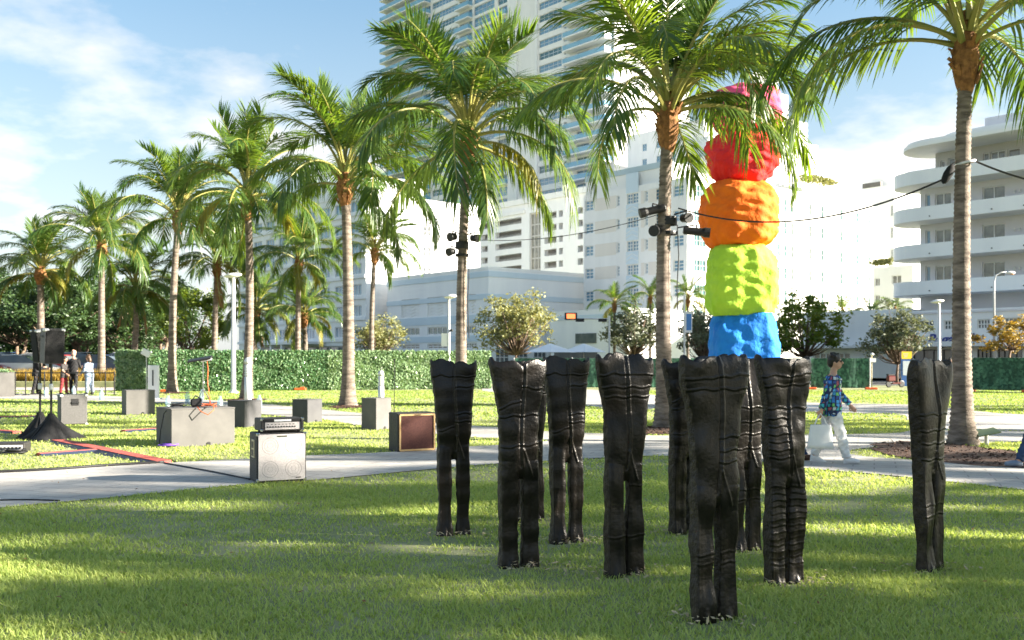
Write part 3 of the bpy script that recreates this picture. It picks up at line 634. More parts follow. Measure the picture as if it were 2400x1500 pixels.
# ------------------------------------------------------------------ palms
def frond_mesh(name, Ln, elev, droop, grav, lift, seed, leafm, nl=72, lmax=1.0, sparse=.07, wid=.047):
    rg = np.random.default_rng(seed); K = 18; ts = np.linspace(0, 1, K)
    ang = elev-droop*ts**1.25; seg = Ln/(K-1)
    pts = np.zeros((K, 3)); side = rg.uniform(-.12, .12)
    for i in range(1, K): pts[i] = pts[i-1]+seg*np.array([math.cos(ang[i]), side*ts[i], math.sin(ang[i])])
    mb = MB(); mb.cm = 1; rad = [.045*(1-t)**.8+.006 for t in ts]; rad[0] = .075; rad[1] = .058
    mb.tube([tuple(p) for p in pts], rad, 5, True)
    mb.cm = 0
    for s in (-1, 1):
        for t in np.linspace(.24, .995, nl):
            if rg.random() < sparse: continue
            t = min(.999, t+rg.uniform(-.006, .006)); f = t*(K-1); i = min(int(f), K-2); p = pts[i]*(1-(f-i))+pts[i+1]*(f-i)
            T = pts[i+1]-pts[i]; T /= np.linalg.norm(T); S = np.array([0, s, 0.]); Nn = np.cross(T, S)*s; 
            if Nn[2] < 0: Nn = -Nn
            ph = R(68-46*t**1.5)+rg.uniform(-.12, .12)
            d = T*math.cos(ph)+S*math.sin(ph)+Nn*(lift+rg.uniform(-.12, .12)); d /= np.linalg.norm(d)
            ln = lmax*(.42+.62*math.sin(math.pi*min(1, (t-.06)*.86)))*rg.uniform(.66, 1.18); w0 = wid*rg.uniform(.7, 1.15)
            q = p.copy(); vs = []; g = grav*rg.uniform(.7, 1.3)
            for k in range(4):
                W = T-d*np.dot(T, d); nw = np.linalg.norm(W)
                W = W/nw if nw > .15 else S
                ww = w0*(.55, 1, .75, 0)[k]/2
                vs += [q-W*ww, q+W*ww] if k < 3 else [q]
                d = d+np.array([0, 0, -g])*(.5+.5*k); d /= np.linalg.norm(d); q = q+d*ln/3
            mb.add(vs, [(0, 1, 3, 2), (2, 3, 5, 4), (4, 5, 6)])
    return mb.mesh(name, [leafm, M['rachis']])
FR = {'young': [], 'mid': [], 'out': [], 'low': [], 'yel': [], 'dry': []}
for i in range(6):
    FR['young'].append(frond_mesh('frond', 2.7+.12*i, R(82-2.2*i), R(14+9*i), .07, .42, 10+i, M['palm'], lmax=.80))
    FR['mid'].append(frond_mesh('frond', 3.6+.08*i, R(80-5*i), R(76+11*i), .24, .14, 30+i, M['palm']))
    FR['out'].append(frond_mesh('frond', 3.6+.08*i, R(46-5*i), R(80+6*i), .40, .0, 50+i, M['palm'], lmax=1.15))
    if i < 4: FR['low'].append(frond_mesh('frond', 3.0, R(12-12*i), R(66), .55, -.1, 70+i, M['palm'], lmax=.95))
    if i < 3: FR['yel'].append(frond_mesh('frond', 2.9, R(30-16*i), R(92), .5, -.05, 90+i, M['palm_y'], lmax=.85))
    if i < 2: FR['dry'].append(frond_mesh('frond', 2.6, R(-58), R(26), .5, -.2, 99+i, M['palm_dry'], lmax=.55, nl=34))
def trunk_mesh(base, top, r0, r1, seed, bow=(.25, 0), rings=.085):
    rg = random.Random(seed); base = Vector(base); top = Vector(top); H = (top-base).length; n = max(20, int(H/rings)); pts = []; rad = []
    for i in range(n*2+1):
        t = i/(n*2); p = base.lerp(top, t); k = 4*t*(1-t); p = p+Vector((bow[0]*k, bow[1]*k, 0)); pts.append(p)
        r = r0+(r1-r0)*t**.7; r *= 1+.75*math.exp(-t*H/.45)*.9
        rad.append(r*(1.05 if i % 2 else .95)*rg.uniform(.975, 1.025))
    mb = MB(); mb.tube(pts, rad, 14); return mb
def boss(mb, c, r, seed):
    rg = random.Random(seed); c = Vector(c)
    mb.lathe([(r*.72, -.62), (r*1.1, -.42), (r*1.42, -.15), (r*1.5, .08), (r*1.2, .38), (r*.7, .68), (r*.3, .95)], c, 12)
    for i in range(26):
        a = rg.uniform(0, 6.28); z = rg.uniform(-.5, .35); d = Vector((math.cos(a), math.sin(a), 0)); p = c+d*r*1.15+Vector((0, 0, z))
        mb.bar(p, p+d*rg.uniform(.05, .16)+Vector((0, 0, rg.uniform(.08, .3))), rg.uniform(.05, .11), .03)
def palm(label, base, crown, size=1.0, n=(6, 9, 8, 3, 2, 0), seed=1, r=.17, bow=(.15, 0), group='coconut palms in the park', wind=0.0, extra=()):
    "base = (x, y) on the ground or (x, y, z); crown = world point of the crown's foot"
    rg = random.Random(seed); bz = base[2] if len(base) > 2 else 0
    t = thing('palm_tree', label, 'palm tree', (base[0], base[1], bz), 0, group); c = Vector(crown)-t.location
    trunk_mesh((0, 0, -.06), c, r*1.12, r*.72, seed, bow).obj('trunk', M['bark'], t, True)
    mb = MB(); boss(mb, c+Vector((0, 0, .05)), r*.95, seed); mb.obj('crown_fibre', M['husk'], t)
    a0 = rg.uniform(0, 6.28); top = c+Vector((0, 0, .55*size)); kinds = ['young', 'mid', 'out', 'low', 'yel', 'dry']
    for k, cnt in zip(kinds, n):
        off = rg.uniform(0, 6.28)
        for i in range(cnt):
            az = off+6.283*i/max(1, cnt)+rg.uniform(-.28, .28)
            az -= wind*math.sin(az)*.55               # fronds swing towards the lee side (+x for wind > 0)
            s = size*rg.uniform(.88, 1.1)
            o = link('frond', rg.choice(FR[k]), t, top+Vector((math.cos(az)*.12, math.sin(az)*.12, {'young': .25, 'mid': .05, 'out': -.2, 'low': -.4, 'yel': -.38, 'dry': -.5}[k]*size)), az)
            tilt = rg.uniform(-.10, .10)
            o.rotation_euler = (rg.uniform(-.25, .25), tilt+wind*.16*math.cos(az+math.pi)*-1, az); o.scale = (s, s, s)
            if k == 'dry': o['label'] = 'brown dead frond hanging down'
    for k, az, s_ in extra:
        o = link('frond', rg.choice(FR[k]), t, top+Vector((math.cos(az)*.12, math.sin(az)*.12, -.1*size)), az); o.scale = (s_*size,)*3; o.rotation_euler = (rg.uniform(-.15, .15), 0, az)
    return t
def pbase(px, py): x, y = G(px, py); return (x, y)
PL = [
 ('tall near coconut palm at right with a black bag and cable tied to its trunk', pbase(2257, 1042), (2263, 150), 1.0, (6, 7, 5, 0, 0, 0), .20, (-.05, 0)),
 ('coconut palm carrying four black spotlights, left of the coloured stack', pbase(1560, 1004), (1565, 300), 1.03, (6, 9, 7, 0, 0, 0), .215, (-.08, 0)),
 ('coconut palm with three small white floodlights, in front of the glass tower', G(1082, 976), (1096, 352), 1.05, (7, 9, 8, 3, 1, 0), .185, (-.08, 0)),
 ('straight coconut palm just right of the bass amplifier, growing from the lawn', pbase(815, 953), (809, 446), 1.03, (6, 9, 8, 3, 0, 0), .24, (.06, 0)),
 ('coconut palm directly behind the white bollard and dark cube', pbase(577, 937), (581, 486), 1.02, (6, 9, 8, 2, 2, 0), .215, (.1, 0)),
 ('coconut palm in front of the leaf hedge, left of the round-topped lamp post', pbase(404, 921), (417, 522), 1.0, (6, 8, 8, 2, 2, 0), .22, (-.1, 0)),
 ('slim coconut palm left of the hedge end, behind the barrier', (*G(238, 905), .0), (238, 585), 1.0, (6, 8, 8, 2, 2, 0), .25, (.0, 0)),
 ('coconut palm rising behind the black loudspeaker at far left', (*G(92, 902), 0), (95, 648), .98, (5, 8, 8, 3, 3, 0), .30, (.05, 0)),
 ('leaning palm with a brown dead frond, behind the hedge end', (*G(302, 899), 0), (318, 690), .98, (5, 8, 9, 4, 3, 2), .26, (.2, 0)),
 ('coconut palm behind the hedge between the lamp post and the bright green tree', (*G(500, 900), 0), (508, 632), 1.0, (5, 8, 8, 3, 3, 1), .24, (.0, 0)),
 ('bushy palm behind the hedge, just left of the straight palm', (*G(697, 901), 0), (700, 622), .95, (5, 8, 8, 4, 2, 0), .23, (.0, 0)),
 ('thin windswept palm in front of the blank sunlit white wall', (*G(872, 903), 0), (878, 600), .80, (5, 8, 5, 3, 1, 0), .20, (-.1, 0)),
 ('short palm with drooping yellow fronds beneath the bushy palm', (*G(712, 894), 0), (712, 752), .85, (4, 6, 8, 4, 4, 0), .26, (.1, 0)),
 ('short palm half hidden behind the lamp post and the bollard palm', (*G(592, 892), 0), (600, 738), .95, (4, 6, 8, 4, 4, 1), .28, (.0, 0)),
]
for i, (lab, b, cr, sz, n, r, bow) in enumerate(PL):
    Y = b[1]; c = P(cr[0], cr[1], Y); palm(lab, b, c, sz, (n[0]+2, n[1]+4, n[2], *n[3:]), 100+i*7, r*.86, bow, wind=(.9 if i == 11 else .35), extra={0: [('out', 3.2, 1.0), ('out', 2.85, 1.05), ('mid', 3.4, 1.0)], 1: [('mid', .1, 1.0), ('mid', .0, 1.08), ('mid', .28, 1.05), ('out', .45, 1.0), ('mid', -.35, .95), ('out', .25, 1.0), ('mid', .5, .9)]}.get(i, []))
for i, (lab, px, py, Y) in enumerate((('small windblown street palm right of the traffic signal', 1440, 722, 100), ('small windblown street palm close behind the spotlight palm trunk', 1524, 700, 104), ('small yellow-green street palm left of the lime block', 1612, 708, 104))):
    c = P(px, py, Y); palm(lab, (c.x, c.y), c, .75, (3, 7, 5, 2, 2, 0), 300+i, .16, (0, 0), 'street palms by the hotel', 1.0)
for i, (px, py, Y) in enumerate(((1975, 742, 92), (2040, 746, 90), (2098, 740, 92))):
    c = P(px, py, Y); palm(('low yellow-green palm behind the low white building, beside the letters', 'low yellow-green palm behind the low white building, middle of three', 'low yellow-green palm above the restaurant end of the low white building')[i], (c.x, c.y), c, .6, (2, 6, 6, 2, 3, 0), 320+i, .15, (0, 0), 'low palms over the white roof')

# ------------------------------------------------------------------ broadleaf trees
def crown_arrays(clumps, per, leaf, seed, thick=.6):
    "clumps: (centre, radius xyz); leaf-sized diamonds spread through each clump"
    rg = np.random.default_rng(seed); Vs = []
    for (c, r) in clumps:
        d = rg.normal(size=(per, 3)); d /= np.linalg.norm(d, axis=1)[:, None]; d *= (rg.random((per, 1))**(thick)); Vs.append(np.array(c)+d*np.array(r))
    p = np.concatenate(Vs); n = len(p); a = rg.normal(size=(n, 3)); a[:, 2] *= .6; a /= np.linalg.norm(a, axis=1)[:, None]; t = rg.normal(size=(n, 3)); b = np.cross(a, t); b /= np.linalg.norm(b, axis=1)[:, None]
    s = leaf*rg.uniform(.6, 1.3, (n, 1)); V = np.stack([p-a*s, p-b*s*.42, p+a*s, p+b*s*.42], 1).reshape(-1, 3); return V, np.arange(n*4).reshape(-1, 4)
TM = {}
def tree_meshes(key, H, rx, rz, nclump, per, leaf, leafm, seed, trunks=1, shell=.55, bare=0):
    if key in TM: return TM[key]
    rg = random.Random(seed); cz = H-rz; clumps = []; mb = MB(); heads = []
    for k in range(trunks):
        a = rg.uniform(0, 6.28); o = Vector((math.cos(a), math.sin(a), 0))*(.35 if trunks > 1 else 0); h = (H-2*rz)*1.05+.3
        mid = o*2.2+Vector((rg.uniform(-.2, .2), rg.uniform(-.2, .2), h)); mb.tube([o, o*1.5+Vector((0, 0, h*.5)), mid], [.20*H/8, .15*H/8, .11*H/8], 8); heads.append(mid)
    for i in range(nclump):
        th = rg.uniform(0, 6.28); ph = math.acos(rg.uniform(-.75, 1)); q = rg.uniform(shell, 1)
        c = Vector((rx*q*math.sin(ph)*math.cos(th), rx*q*math.sin(ph)*math.sin(th), cz+rz*q*math.cos(ph))); r = rx*rg.uniform(.16, .36); clumps.append((tuple(c), (r, r, r*.72)))
        h = rg.choice(heads)
        if i % 2 == 0 or bare: m = h.lerp(c, .5)+Vector((0, 0, -.1*rz)); mb.tube([h, m, c], [.07*H/8, .045*H/8, .012], 5)
    V, Q = crown_arrays(clumps, per, leaf, seed)
    TM[key] = (mb.mesh('trunk', M['wood'], True), bulk('crown', V, Q, leafm, 'mesh')); return TM[key]
def tree(label, pos, key, rz=0, s=(1, 1, 1), group=None):
    t = thing('broadleaf_tree', label, 'tree', pos, rz, group); tm, cm = TM[key]
    a = link('trunk', tm, t); b = link('crown', cm, t); a.scale = s; b.scale = s; return t
tree_meshes('dark_a', 9.6, 4.8, 3.5, 60, 190, .20, M['leaf_dark'], 1, 2); tree_meshes('dark_b', 9, 4.6, 3.5, 58, 190, .20, M['leaf_dark'], 2, 3)
tree_meshes('bright', 8, 3.3, 3.0, 44, 140, .17, M['leaf_bright'], 3, 2)
tree_meshes('olive', 6.6, 3.0, 2.7, 90, 60, .15, M['leaf_olive'], 4, 1, .25, 1); tree_meshes('grey', 6.4, 2.7, 2.6, 84, 62, .15, M['leaf_grey'], 5, 1, .25, 1)
tree_meshes('green', 7.5, 3.4, 3.0, 64, 60, .22, M['leaf_bright'], 6, 1, .4, 1); tree_meshes('gold', 5, 2.3, 1.5, 30, 70, .14, M['leaf_gold'], 8, 1, .4, 1)
def at(px, Y, z=0): return ((px-1200)/F*Y, Y, z)
gT = 'dark shade trees over the car park'
for i, (px, Y, key, s, lab) in enumerate((
    (-70, 84, 'dark_a', .95, 'dark shade tree at the far left edge over the parked cars'), (35, 92, 'dark_b', 1.02, 'dark shade tree behind the white parked car at far left'),
    (130, 80, 'dark_a', .86, 'dark shade tree directly behind the black loudspeaker'), (200, 98, 'dark_b', 1.05, 'dark shade tree behind the slim palm left of the hedge'),
    (285, 86, 'dark_b', .90, 'dark shade tree behind the leaning palm with the dead frond'), (375, 96, 'dark_a', .95, 'dark shade tree behind the hedge palm, left of the bright green tree'),
    (-20, 122, 'dark_b', 1.2, 'farthest dark shade tree at the far left edge'), (75, 124, 'dark_a', 1.15, 'farthest dark shade tree seen between the two leftmost palms'), (165, 120, 'dark_b', 1.15, 'farthest dark shade tree right of the loudspeakers'), (260, 126, 'dark_a', 1.2, 'farthest dark shade tree left of the leaning palm'), (350, 122, 'dark_b', 1.2, 'farthest dark shade tree behind the hedge end'))):
    tree(lab, at(px, Y, .4 if Y < 110 else -2.2), key, i*1.3, (s, s, s*1.0), gT)
tree('bright yellow-green leafy tree between two palms behind the hedge', at(450, 76), 'bright', .4, (.88, .88, .88))
tree('olive green feathery tree low behind the hedge, left of the blue building', at(882, 97), 'olive', 1, (.95, .95, .92))
tree('olive feathery street tree in front of the blue corner building', at(1206, 97), 'olive', 2.2, (1.28, 1.28, 1.30))
tree('grey-green street tree left of the spotlight palm', at(1484, 98), 'grey', .3, (1.18, 1.18, 1.15))
tree('dark green tree just behind the left side of the coloured stack', at(1650, 80), 'grey', 2, (.9, .9, .95))
tree('sparse green tree with yellow leaves just right of the lime and blue blocks', at(1885, 80), 'green', 1.1, (.93, .93, .93))
tree('half bare grey tree in front of the restaurant sign', at(2102, 64), 'grey', 4, (.80, .80, .82))
tree('small golden-leaved street tree near the right edge', at(2362, 66), 'gold', 1, (.98, .98, .92))
# roof planting on the far buildings
def roof_hedge(label, a, b, r, seed):
    a = Vector(a); b = Vector(b); cl = [(tuple(a.lerp(b, i/13)), (r, r, r*.8)) for i in range(14)]; V, Q = crown_arrays(cl, 60, r*.35, seed); o = bulk('roof_hedge', V, Q, M['leaf_olive']); return tag(o, label, 'hedge')
roof_hedge('green planting along the far end of the hotel roof', P(1882, 416, 132), P(1952, 428, 136), .8, 1)
roof_hedge('green planting on the small cream building roof', P(2048, 616, 109), P(2088, 612, 107), .5, 2)
roof_hedge('green planting on the hotel roof beside the palm trunk', P(1600, 374, 124), P(1645, 370, 126), .6, 3)
# trees to the right, outside the frame, whose shade lies across the near lawn
tree_meshes('shade', 9.5, 3.2, 3.9, 60, 100, .16, M['leaf_dark'], 11, 1, .3)
SH = [(17.0, -1.6, 1.15), (19.5, 1.2, 1.1), (16.5, -5.4, 1.15), (21, 3.0, .98)]
for i, (x, y, s) in enumerate(SH): tree('shade tree outside the frame to the right, casting shade on the lawn', (x, y, 0), 'shade', i*1.7, (s, s, s), 'shade trees beyond the right edge')
for i, (x, y, h) in enumerate(((24.0, 6.2, 8.2), (29.5, 8.2, 8.4), (27.5, 12.6, 7.5), (31, 20, 7.6), (36, 29, 7.8))):
    palm('coconut palm outside the frame to the right, casting frond shadows', (x, y), (x+.2, y, h), 1.0, (6, 8, 8, 3, 1, 0), 500+i, .19, (.1, 0), 'palms beyond the right edge')
# ornamental grasses in the bed
def tuft_field(name, label, pts, hgt, n, m, seed, wid=.03):
    rg = np.random.default_rng(seed); V = []; Q = []
    P0 = np.repeat(np.array(pts), n, axis=0); k = len(P0); a = rg.uniform(0, 6.283, k); r = rg.uniform(0, .28, k); base = P0+np.stack([r*np.cos(a), r*np.sin(a), 0*a], 1)
    h = hgt*rg.uniform(.5, 1.1, k); tip = base+np.stack([np.cos(a)*h*.45, np.sin(a)*h*.45, h], 1); pr = np.stack([-np.sin(a), np.cos(a), 0*a], 1)*wid
    V = np.stack([base-pr, base+pr, tip], 1).reshape(-1, 3); o = bulk(name, V, np.arange(k*3).reshape(-1, 3), m); return tag(o, label, 'grass', None, 'stuff')
pts = [(random.uniform(-40, -15.5), random.uniform(58, 62.5), .32) for _ in range(520)]
tuft_field('ornamental_grass', 'ochre ornamental grasses in the bed behind the barrier', pts, .75, 26, M['leaf_gold'], 5)
pts = [(random.uniform(-26, 14), random.uniform(60.5, 63), .05) for _ in range(120)]

# ------------------------------------------------------------------ hedge and fences
def leaf_wall(root, a, b, h, seed, dens, both=False):
    a = Vector((*a, 0)); b = Vector((*b, 0)); d = (b-a); Ln = d.length; d.normalize(); nrm = Vector((d.y, -d.x, 0)); rg = np.random.default_rng(seed)
    n = int(Ln*h*dens); u = rg.uniform(0, Ln, n); z = rg.uniform(.02, h+.04, n); o = rg.uniform(.04, .14, n)*(1+.5*np.sin(u*2.1+1.3*np.sin(z*5)))
    p = np.array(a)[None]+u[:, None]*np.array(d)+o[:, None]*np.array(nrm); p[:, 2] = z
    ax = rg.normal(size=(n, 3))*.6+np.array([0, 0, -.5]); ax /= np.linalg.norm(ax, axis=1)[:, None]
    fn = np.array(nrm)[None]*.9+rg.normal(size=(n, 3))*.8+np.array([0, 0, .35]); bx = np.cross(ax, fn); bx /= np.linalg.norm(bx, axis=1)[:, None]; s = rg.uniform(.045, .09, n)[:, None]
    V = np.stack([p-ax*s, p-bx*s*.55+ax*s*.1, p+ax*s, p+bx*s*.55+ax*s*.1], 1).reshape(-1, 3)-np.array(root.location)
    o = bulk('leaves', V, np.arange(n*4).reshape(-1, 4), M['hedge'], root); o['kind'] = 'stuff'
    m = Vector(((a+b)/2)); mb = MB(); mb.box((m.x, m.y, h/2), (Ln-.01, .06, h-.02), math.atan2(d.y, d.x), M=Matrix.Translation(-root.location)); mb.obj('backing_board', M['hedge_back'], root)
hl = thing('leaf_hedge', 'long wall of glossy artificial leaves running behind the plinths', 'hedge', (*G(348, 918), 0))
hA = Vector(G(348, 918)); hB = Vector(G(1150, 911)); hC = hA.lerp(hB, .5)
leaf_wall(hl, tuple(hA), tuple(hC), 2.02, 1, 950); leaf_wall(hl, tuple(hC), tuple(hB), 2.02, 2, 950)
pa = Vector(G(348, 918)); pb = pa+Vector((-1.78, .55)); leaf_wall(hl, tuple(pb), tuple(pa+Vector((-.02, .0))), 2.02, 3, 950)
def fence(label, p0, p1, h, npan):
    a = Vector((*p0, 0)); b = Vector((*p1, 0)); t = thing('mesh_fence', label, 'fence', a); d = (b-a)/npan; ang = math.atan2(d.y, d.x); pm = None
    for i in range(npan):
        if pm is None:
            K = 24; vs = []; fs = []
            for j in range(K+1):
                x = d.length*(.02+.96*j/K)
                for z in (.08, h*.5, h): vs.append((x, .03*math.sin(j*1.9+z*3)+.015*math.sin(j*.7), z))
            for j in range(K):
                for k in range(2): fs.append((j*3+k, j*3+3+k, j*3+4+k, j*3+1+k))
            q = MB(); q.add(vs, fs); pm = q.mesh('panel', M['fence'], True)
        link('panel', pm, t, d*i, ang)
    for i in range(npan+1):
        q = MB(); q.tube([d*i+Vector((0, .05, 0)), d*i+Vector((0, .05, h+.03))], .025, 8); q.obj('post', M['pole'], t)
        if i in (0, npan) or i % 2: q = MB(); q.box(d*i+Vector((0, -.12, .06)), (.62, .22, .11), ang, .02); q.obj('foot_block', M['orange'], t)
    q = MB(); q.bar((0, .06, h-.01), d*npan+Vector((0, .06, h-.01)), .03); q.obj('top_rail', M['pole'], t)
    return t
fence('green printed mesh fence behind the coloured stack, ending at the sign gap', G(1205, 911), G(2040, 913), 1.66, 6)
fence('green printed mesh fence at the far right behind the near palm', G(2268, 917), G(2560, 923), 1.68, 2)
for px, py, lab in ((395, 919, 'orange base block at the hedge foot beside the hedge palm'), (706, 915, 'orange and white base block at the hedge foot left of the straight palm')):
    q = MB(); x, y = G(px, py); q.box((0, 0, .07), (.6, .2, .12), 0, .03); q.box((.12, 0, .15), (.22, .16, .06), 0, .015); o = q.obj('base_block', M['orange'], None, False, (x, y-.25, 0)); tag(o, lab, 'base block', 'orange base blocks by the hedge')

# ------------------------------------------------------------------ coloured stack: plain rounded blocks
def block(z0, h, wx, wy, seed, name, m, root, off=(0, 0), square=.5, taper=0):
    rg = np.random.default_rng(seed); nu, nv = 110, 70; ph = rg.uniform(0, 6.28, (14,)); V = []; Q = []
    dirs = rg.normal(size=(30, 3)); dirs /= np.linalg.norm(dirs, axis=1)[:, None]; cut = rg.uniform(.88, 1.03, 30)+(.13 if square > .7 else 0)
    for j in range(nv+1):
        la = -math.pi/2+math.pi*j/nv
        for i in range(nu):
            lo = 2*math.pi*i/nu; d = np.array([math.cos(la)*math.cos(lo), math.cos(la)*math.sin(lo), math.sin(la)])
            e = 2+4*square; r = (abs(d[0])**e+abs(d[1])**e+abs(d[2])**e)**(-1/e); dn = dirs@d
            dm = dn > .45
            if dm.any(): r = min(r, float((cut[dm]*1.14/dn[dm]).min()))
            q = d*4.2; r += .030*(math.sin(q[0]*3.1+ph[0])*math.sin(q[1]*2.7+ph[1])+.6*math.sin(q[2]*5.3+ph[2]+q[0]*2)+.45*math.sin(q[1]*9+q[2]*7+ph[3])+.35*math.sin(q[0]*15+q[2]*11+ph[4])*math.sin(q[1]*13+ph[5]))
            tz = d[2]*r; f = 1-taper*tz*.5; V.append((d[0]*r*wx/2*f, d[1]*r*wy/2*f, max(-1.0, min(1.0, tz*1.06))*h/2))
    for j in range(nv):
        for i in range(nu): Q.append((j*nu+i, j*nu+(i+1) % nu, (j+1)*nu+(i+1) % nu, (j+1)*nu+i))
    o = bulk(name, np.array(V)+np.array([off[0], off[1], z0+h/2]), np.array(Q), m, root, smooth=True); return o
sx, sy = G(1740, 953); S = thing('coloured_stack', 'tall stack of five rough blocks painted pink, red, orange, lime and blue', 'sculpture', (sx, sy, 0)); k = sy/F
zof = lambda py: CH-(py-HOR)/F*sy
for (y0, y1, x0, x1, nm, m, sd_, sq, tp) in ((953, 737, 1664, 1820, 'blue_block', 's_blue', 6, .95, .10), (739, 579, 1658, 1818, 'lime_block', 's_lime', 2, .8, .1), (581, 428, 1640, 1822, 'orange_block', 's_orange', 3, .25, 0), (430, 315, 1660, 1822, 'red_block', 's_red', 4, .5, -.25), (317, 205, 1665, 1828, 'pink_block', 's_pink', 5, .4, .1)):
    block(zof(y0)-.03, zof(y1)-zof(y0)+.06, (x1-x0)*k*.97, (x1-x0)*k*.85, sd_, nm, M[m], S, ((x0+x1-3480)/2*k, 0), sq, tp)

# ------------------------------------------------------------------ headless bronze figures
def figure_mesh(seed, bands, twist=0.0):
    rg = random.Random(seed); mb = MB(); H = 1.62
    # torso: flat shell, wide at the shoulders
    prof = [(.69, .10, .030), (.75, .150, .056), (.83, .160, .066), (.92, .163, .072), (1.05, .168, .071), (1.2, .180, .070), (1.35, .204, .070), (1.48, .230, .068), (1.555, .240, .062), (1.60, .232, .05)]
    n = 28; vs = []; fs = []
    for (z, a, b) in prof:
        for j in range(n):
            th = 2*math.pi*j/n; c, s = math.cos(th), math.sin(th); e = .55; vs.append((a*math.copysign(abs(c)**e, c), b*math.copysign(abs(s)**.42, s), z))
    for i in range(len(prof)-1):
        for j in range(n): fs.append((i*n+j, i*n+(j+1) % n, (i+1)*n+(j+1) % n, (i+1)*n+j))
    fs.append(tuple(range(n))[::-1]); fs.append(tuple((len(prof)-1)*n+j for j in range(n))); mb.add(vs, fs)
    for s in (-1, 1):
        lp = [(-.02, .096, .072, .072), (.05, .095, .068, .066), (.2, .094, .065, .060), (.45, .094, .066, .062), (.62, .093, .068, .066), (.72, .090, .072, .068), (.82, .080, .078, .066)]
        vs = []; fs = []; m = 18; dy = rg.uniform(-.05, .05)
        for (z, cx, a, b) in lp:
            for j in range(m):
                th = 2*math.pi*j/m; c, q = math.cos(th), math.sin(th); vs.append((s*cx+a*math.copysign(abs(c)**.5, c), b*math.copysign(abs(q)**.42, q)+dy*(1-z/.8), z))
        for i in range(len(lp)-1):
            for j in range(m): fs.append((i*m+j, i*m+(j+1) % m, (i+1)*m+(j+1) % m, (i+1)*m+j))
        fs.append(tuple(range(m))[::-1]); fs.append(tuple((len(lp)-1)*m+j for j in range(m))); mb.add(vs, fs)
        mb.tube([(s*.094, dy-.045, .12), (s*.096, dy-.058, .04), (s*.10, dy-.075, .0)], [.012, .020, .018], 10)      # hem turned out a little
    me = remesh(mb, .0072, 3); k = len(me.vertices); V = np.zeros(k*3, np.float32); me.vertices.foreach_get('co', V); V = V.reshape(-1, 3); Nn = np.zeros(k*3, np.float32); me.vertices.foreach_get('normal', Nn); Nn = Nn.reshape(-1, 3)
    x, y, z = V[:, 0].copy(), V[:, 1].copy(), V[:, 2].copy(); rr = np.random.default_rng(seed); d = np.zeros(k)
    for (q, amp) in ((5, .0042), (11, .0036), (23, .0018)):
        for _ in range(3): w_ = rr.normal(size=3)*q*np.array([.8, .8, 1.0]); d += amp*np.sin(V@w_+rr.uniform(0, 6.28))
    fr = np.clip(-Nn[:, 1], 0, 1)
    for zb, slope, side in bands:                           # raised cord-like ridges around the shell
        zz = z-zb-slope*x-.006*np.sin(x*40+zb*9); g = np.exp(-(zz/.0048)**2)-.45*np.exp(-((zz+.012)/.007)**2); msk = (x < .0 if side < 0 else x > 0) if side else np.ones(k, bool); d += (.0070-.0032*(z < .78))*g*msk*(fr > .25)
    seam = np.exp(-((x-.014*np.sin(z*6+seed)-.02)/.008)**2)*(z > .78)*(fr > .2); d += .010*seam; d -= .008*np.exp(-((x-.014*np.sin(z*6+seed)-.005)/.009)**2)*(z > .78)*(fr > .2)
    eg = np.exp(-((np.abs(x)-(.185+.05*np.clip((z-1.1)/.45, 0, 1)))/.018)**2)*np.exp(-(y/.05)**2)*(z > .8); d += .007*eg
    lz = np.clip((.76-z)/.22, 0, 1)*(Nn[:, 1] < .3)
    d += lz*(.009*np.exp(-((np.abs(x)-.148)/.009)**2)+.009*np.exp(-((np.abs(x)-.030)/.008)**2)-.005*np.exp(-((np.abs(x)-.09)/.030)**2))*(fr > .1)
    cr = np.exp(-((x-.02-.35*(.92-z))/.007)**2)*(z > .70)*(z < .92)*(fr > .2); d += .010*cr
    side = np.clip(np.abs(Nn[:, 0])-.75, 0, 1)*4; d += side*.003*np.sin(z*70+seed)*np.sin(y*60)
    V += Nn*d[:, None]; top = np.clip((z-1.40)/.18, 0, 1)
    V[:, 2] += top*(.018*np.sin(x*11+seed)+.008*np.sin(x*31+seed*2.1)+.004*np.sin(x*57+seed)+.010*np.exp(-((np.abs(x-.01)-.10)/.05)**2)-.018*np.exp(-((x-.015)/.03)**2)+.015*np.clip((np.abs(x)-.19)/.05, 0, 1))
    V[:, 1] += top*.022*np.sin(x*12+seed); V[:, 0] *= 1+.02*np.sin(z*5+seed)
    hollow = (Nn[:, 2] > .3) & (z > 1.5); V[hollow, 2] -= .11*np.clip(1-(np.abs(x[hollow])/.222)**6, 0, 1)*np.clip(1-(y[hollow]/.050)**4, 0, 1)
    a = twist*(z/1.6); V2 = V.copy(); V2[:, 0] = V[:, 0]*np.cos(a)-V[:, 1]*np.sin(a); V2[:, 1] = V[:, 0]*np.sin(a)+V[:, 1]*np.cos(a)
    me.vertices.foreach_set('co', V2.ravel()); me.materials.clear(); me.materials.append(M['bronze']); me.materials.append(M['bronze_edge'])
    nf = len(me.polygons); fn = np.zeros(nf*3, np.float32); me.polygons.foreach_get('normal', fn); fn = fn.reshape(-1, 3); me.polygons.foreach_set('material_index', (np.abs(fn[:, 0]) > .82).astype(np.int32)); me.update(); return me
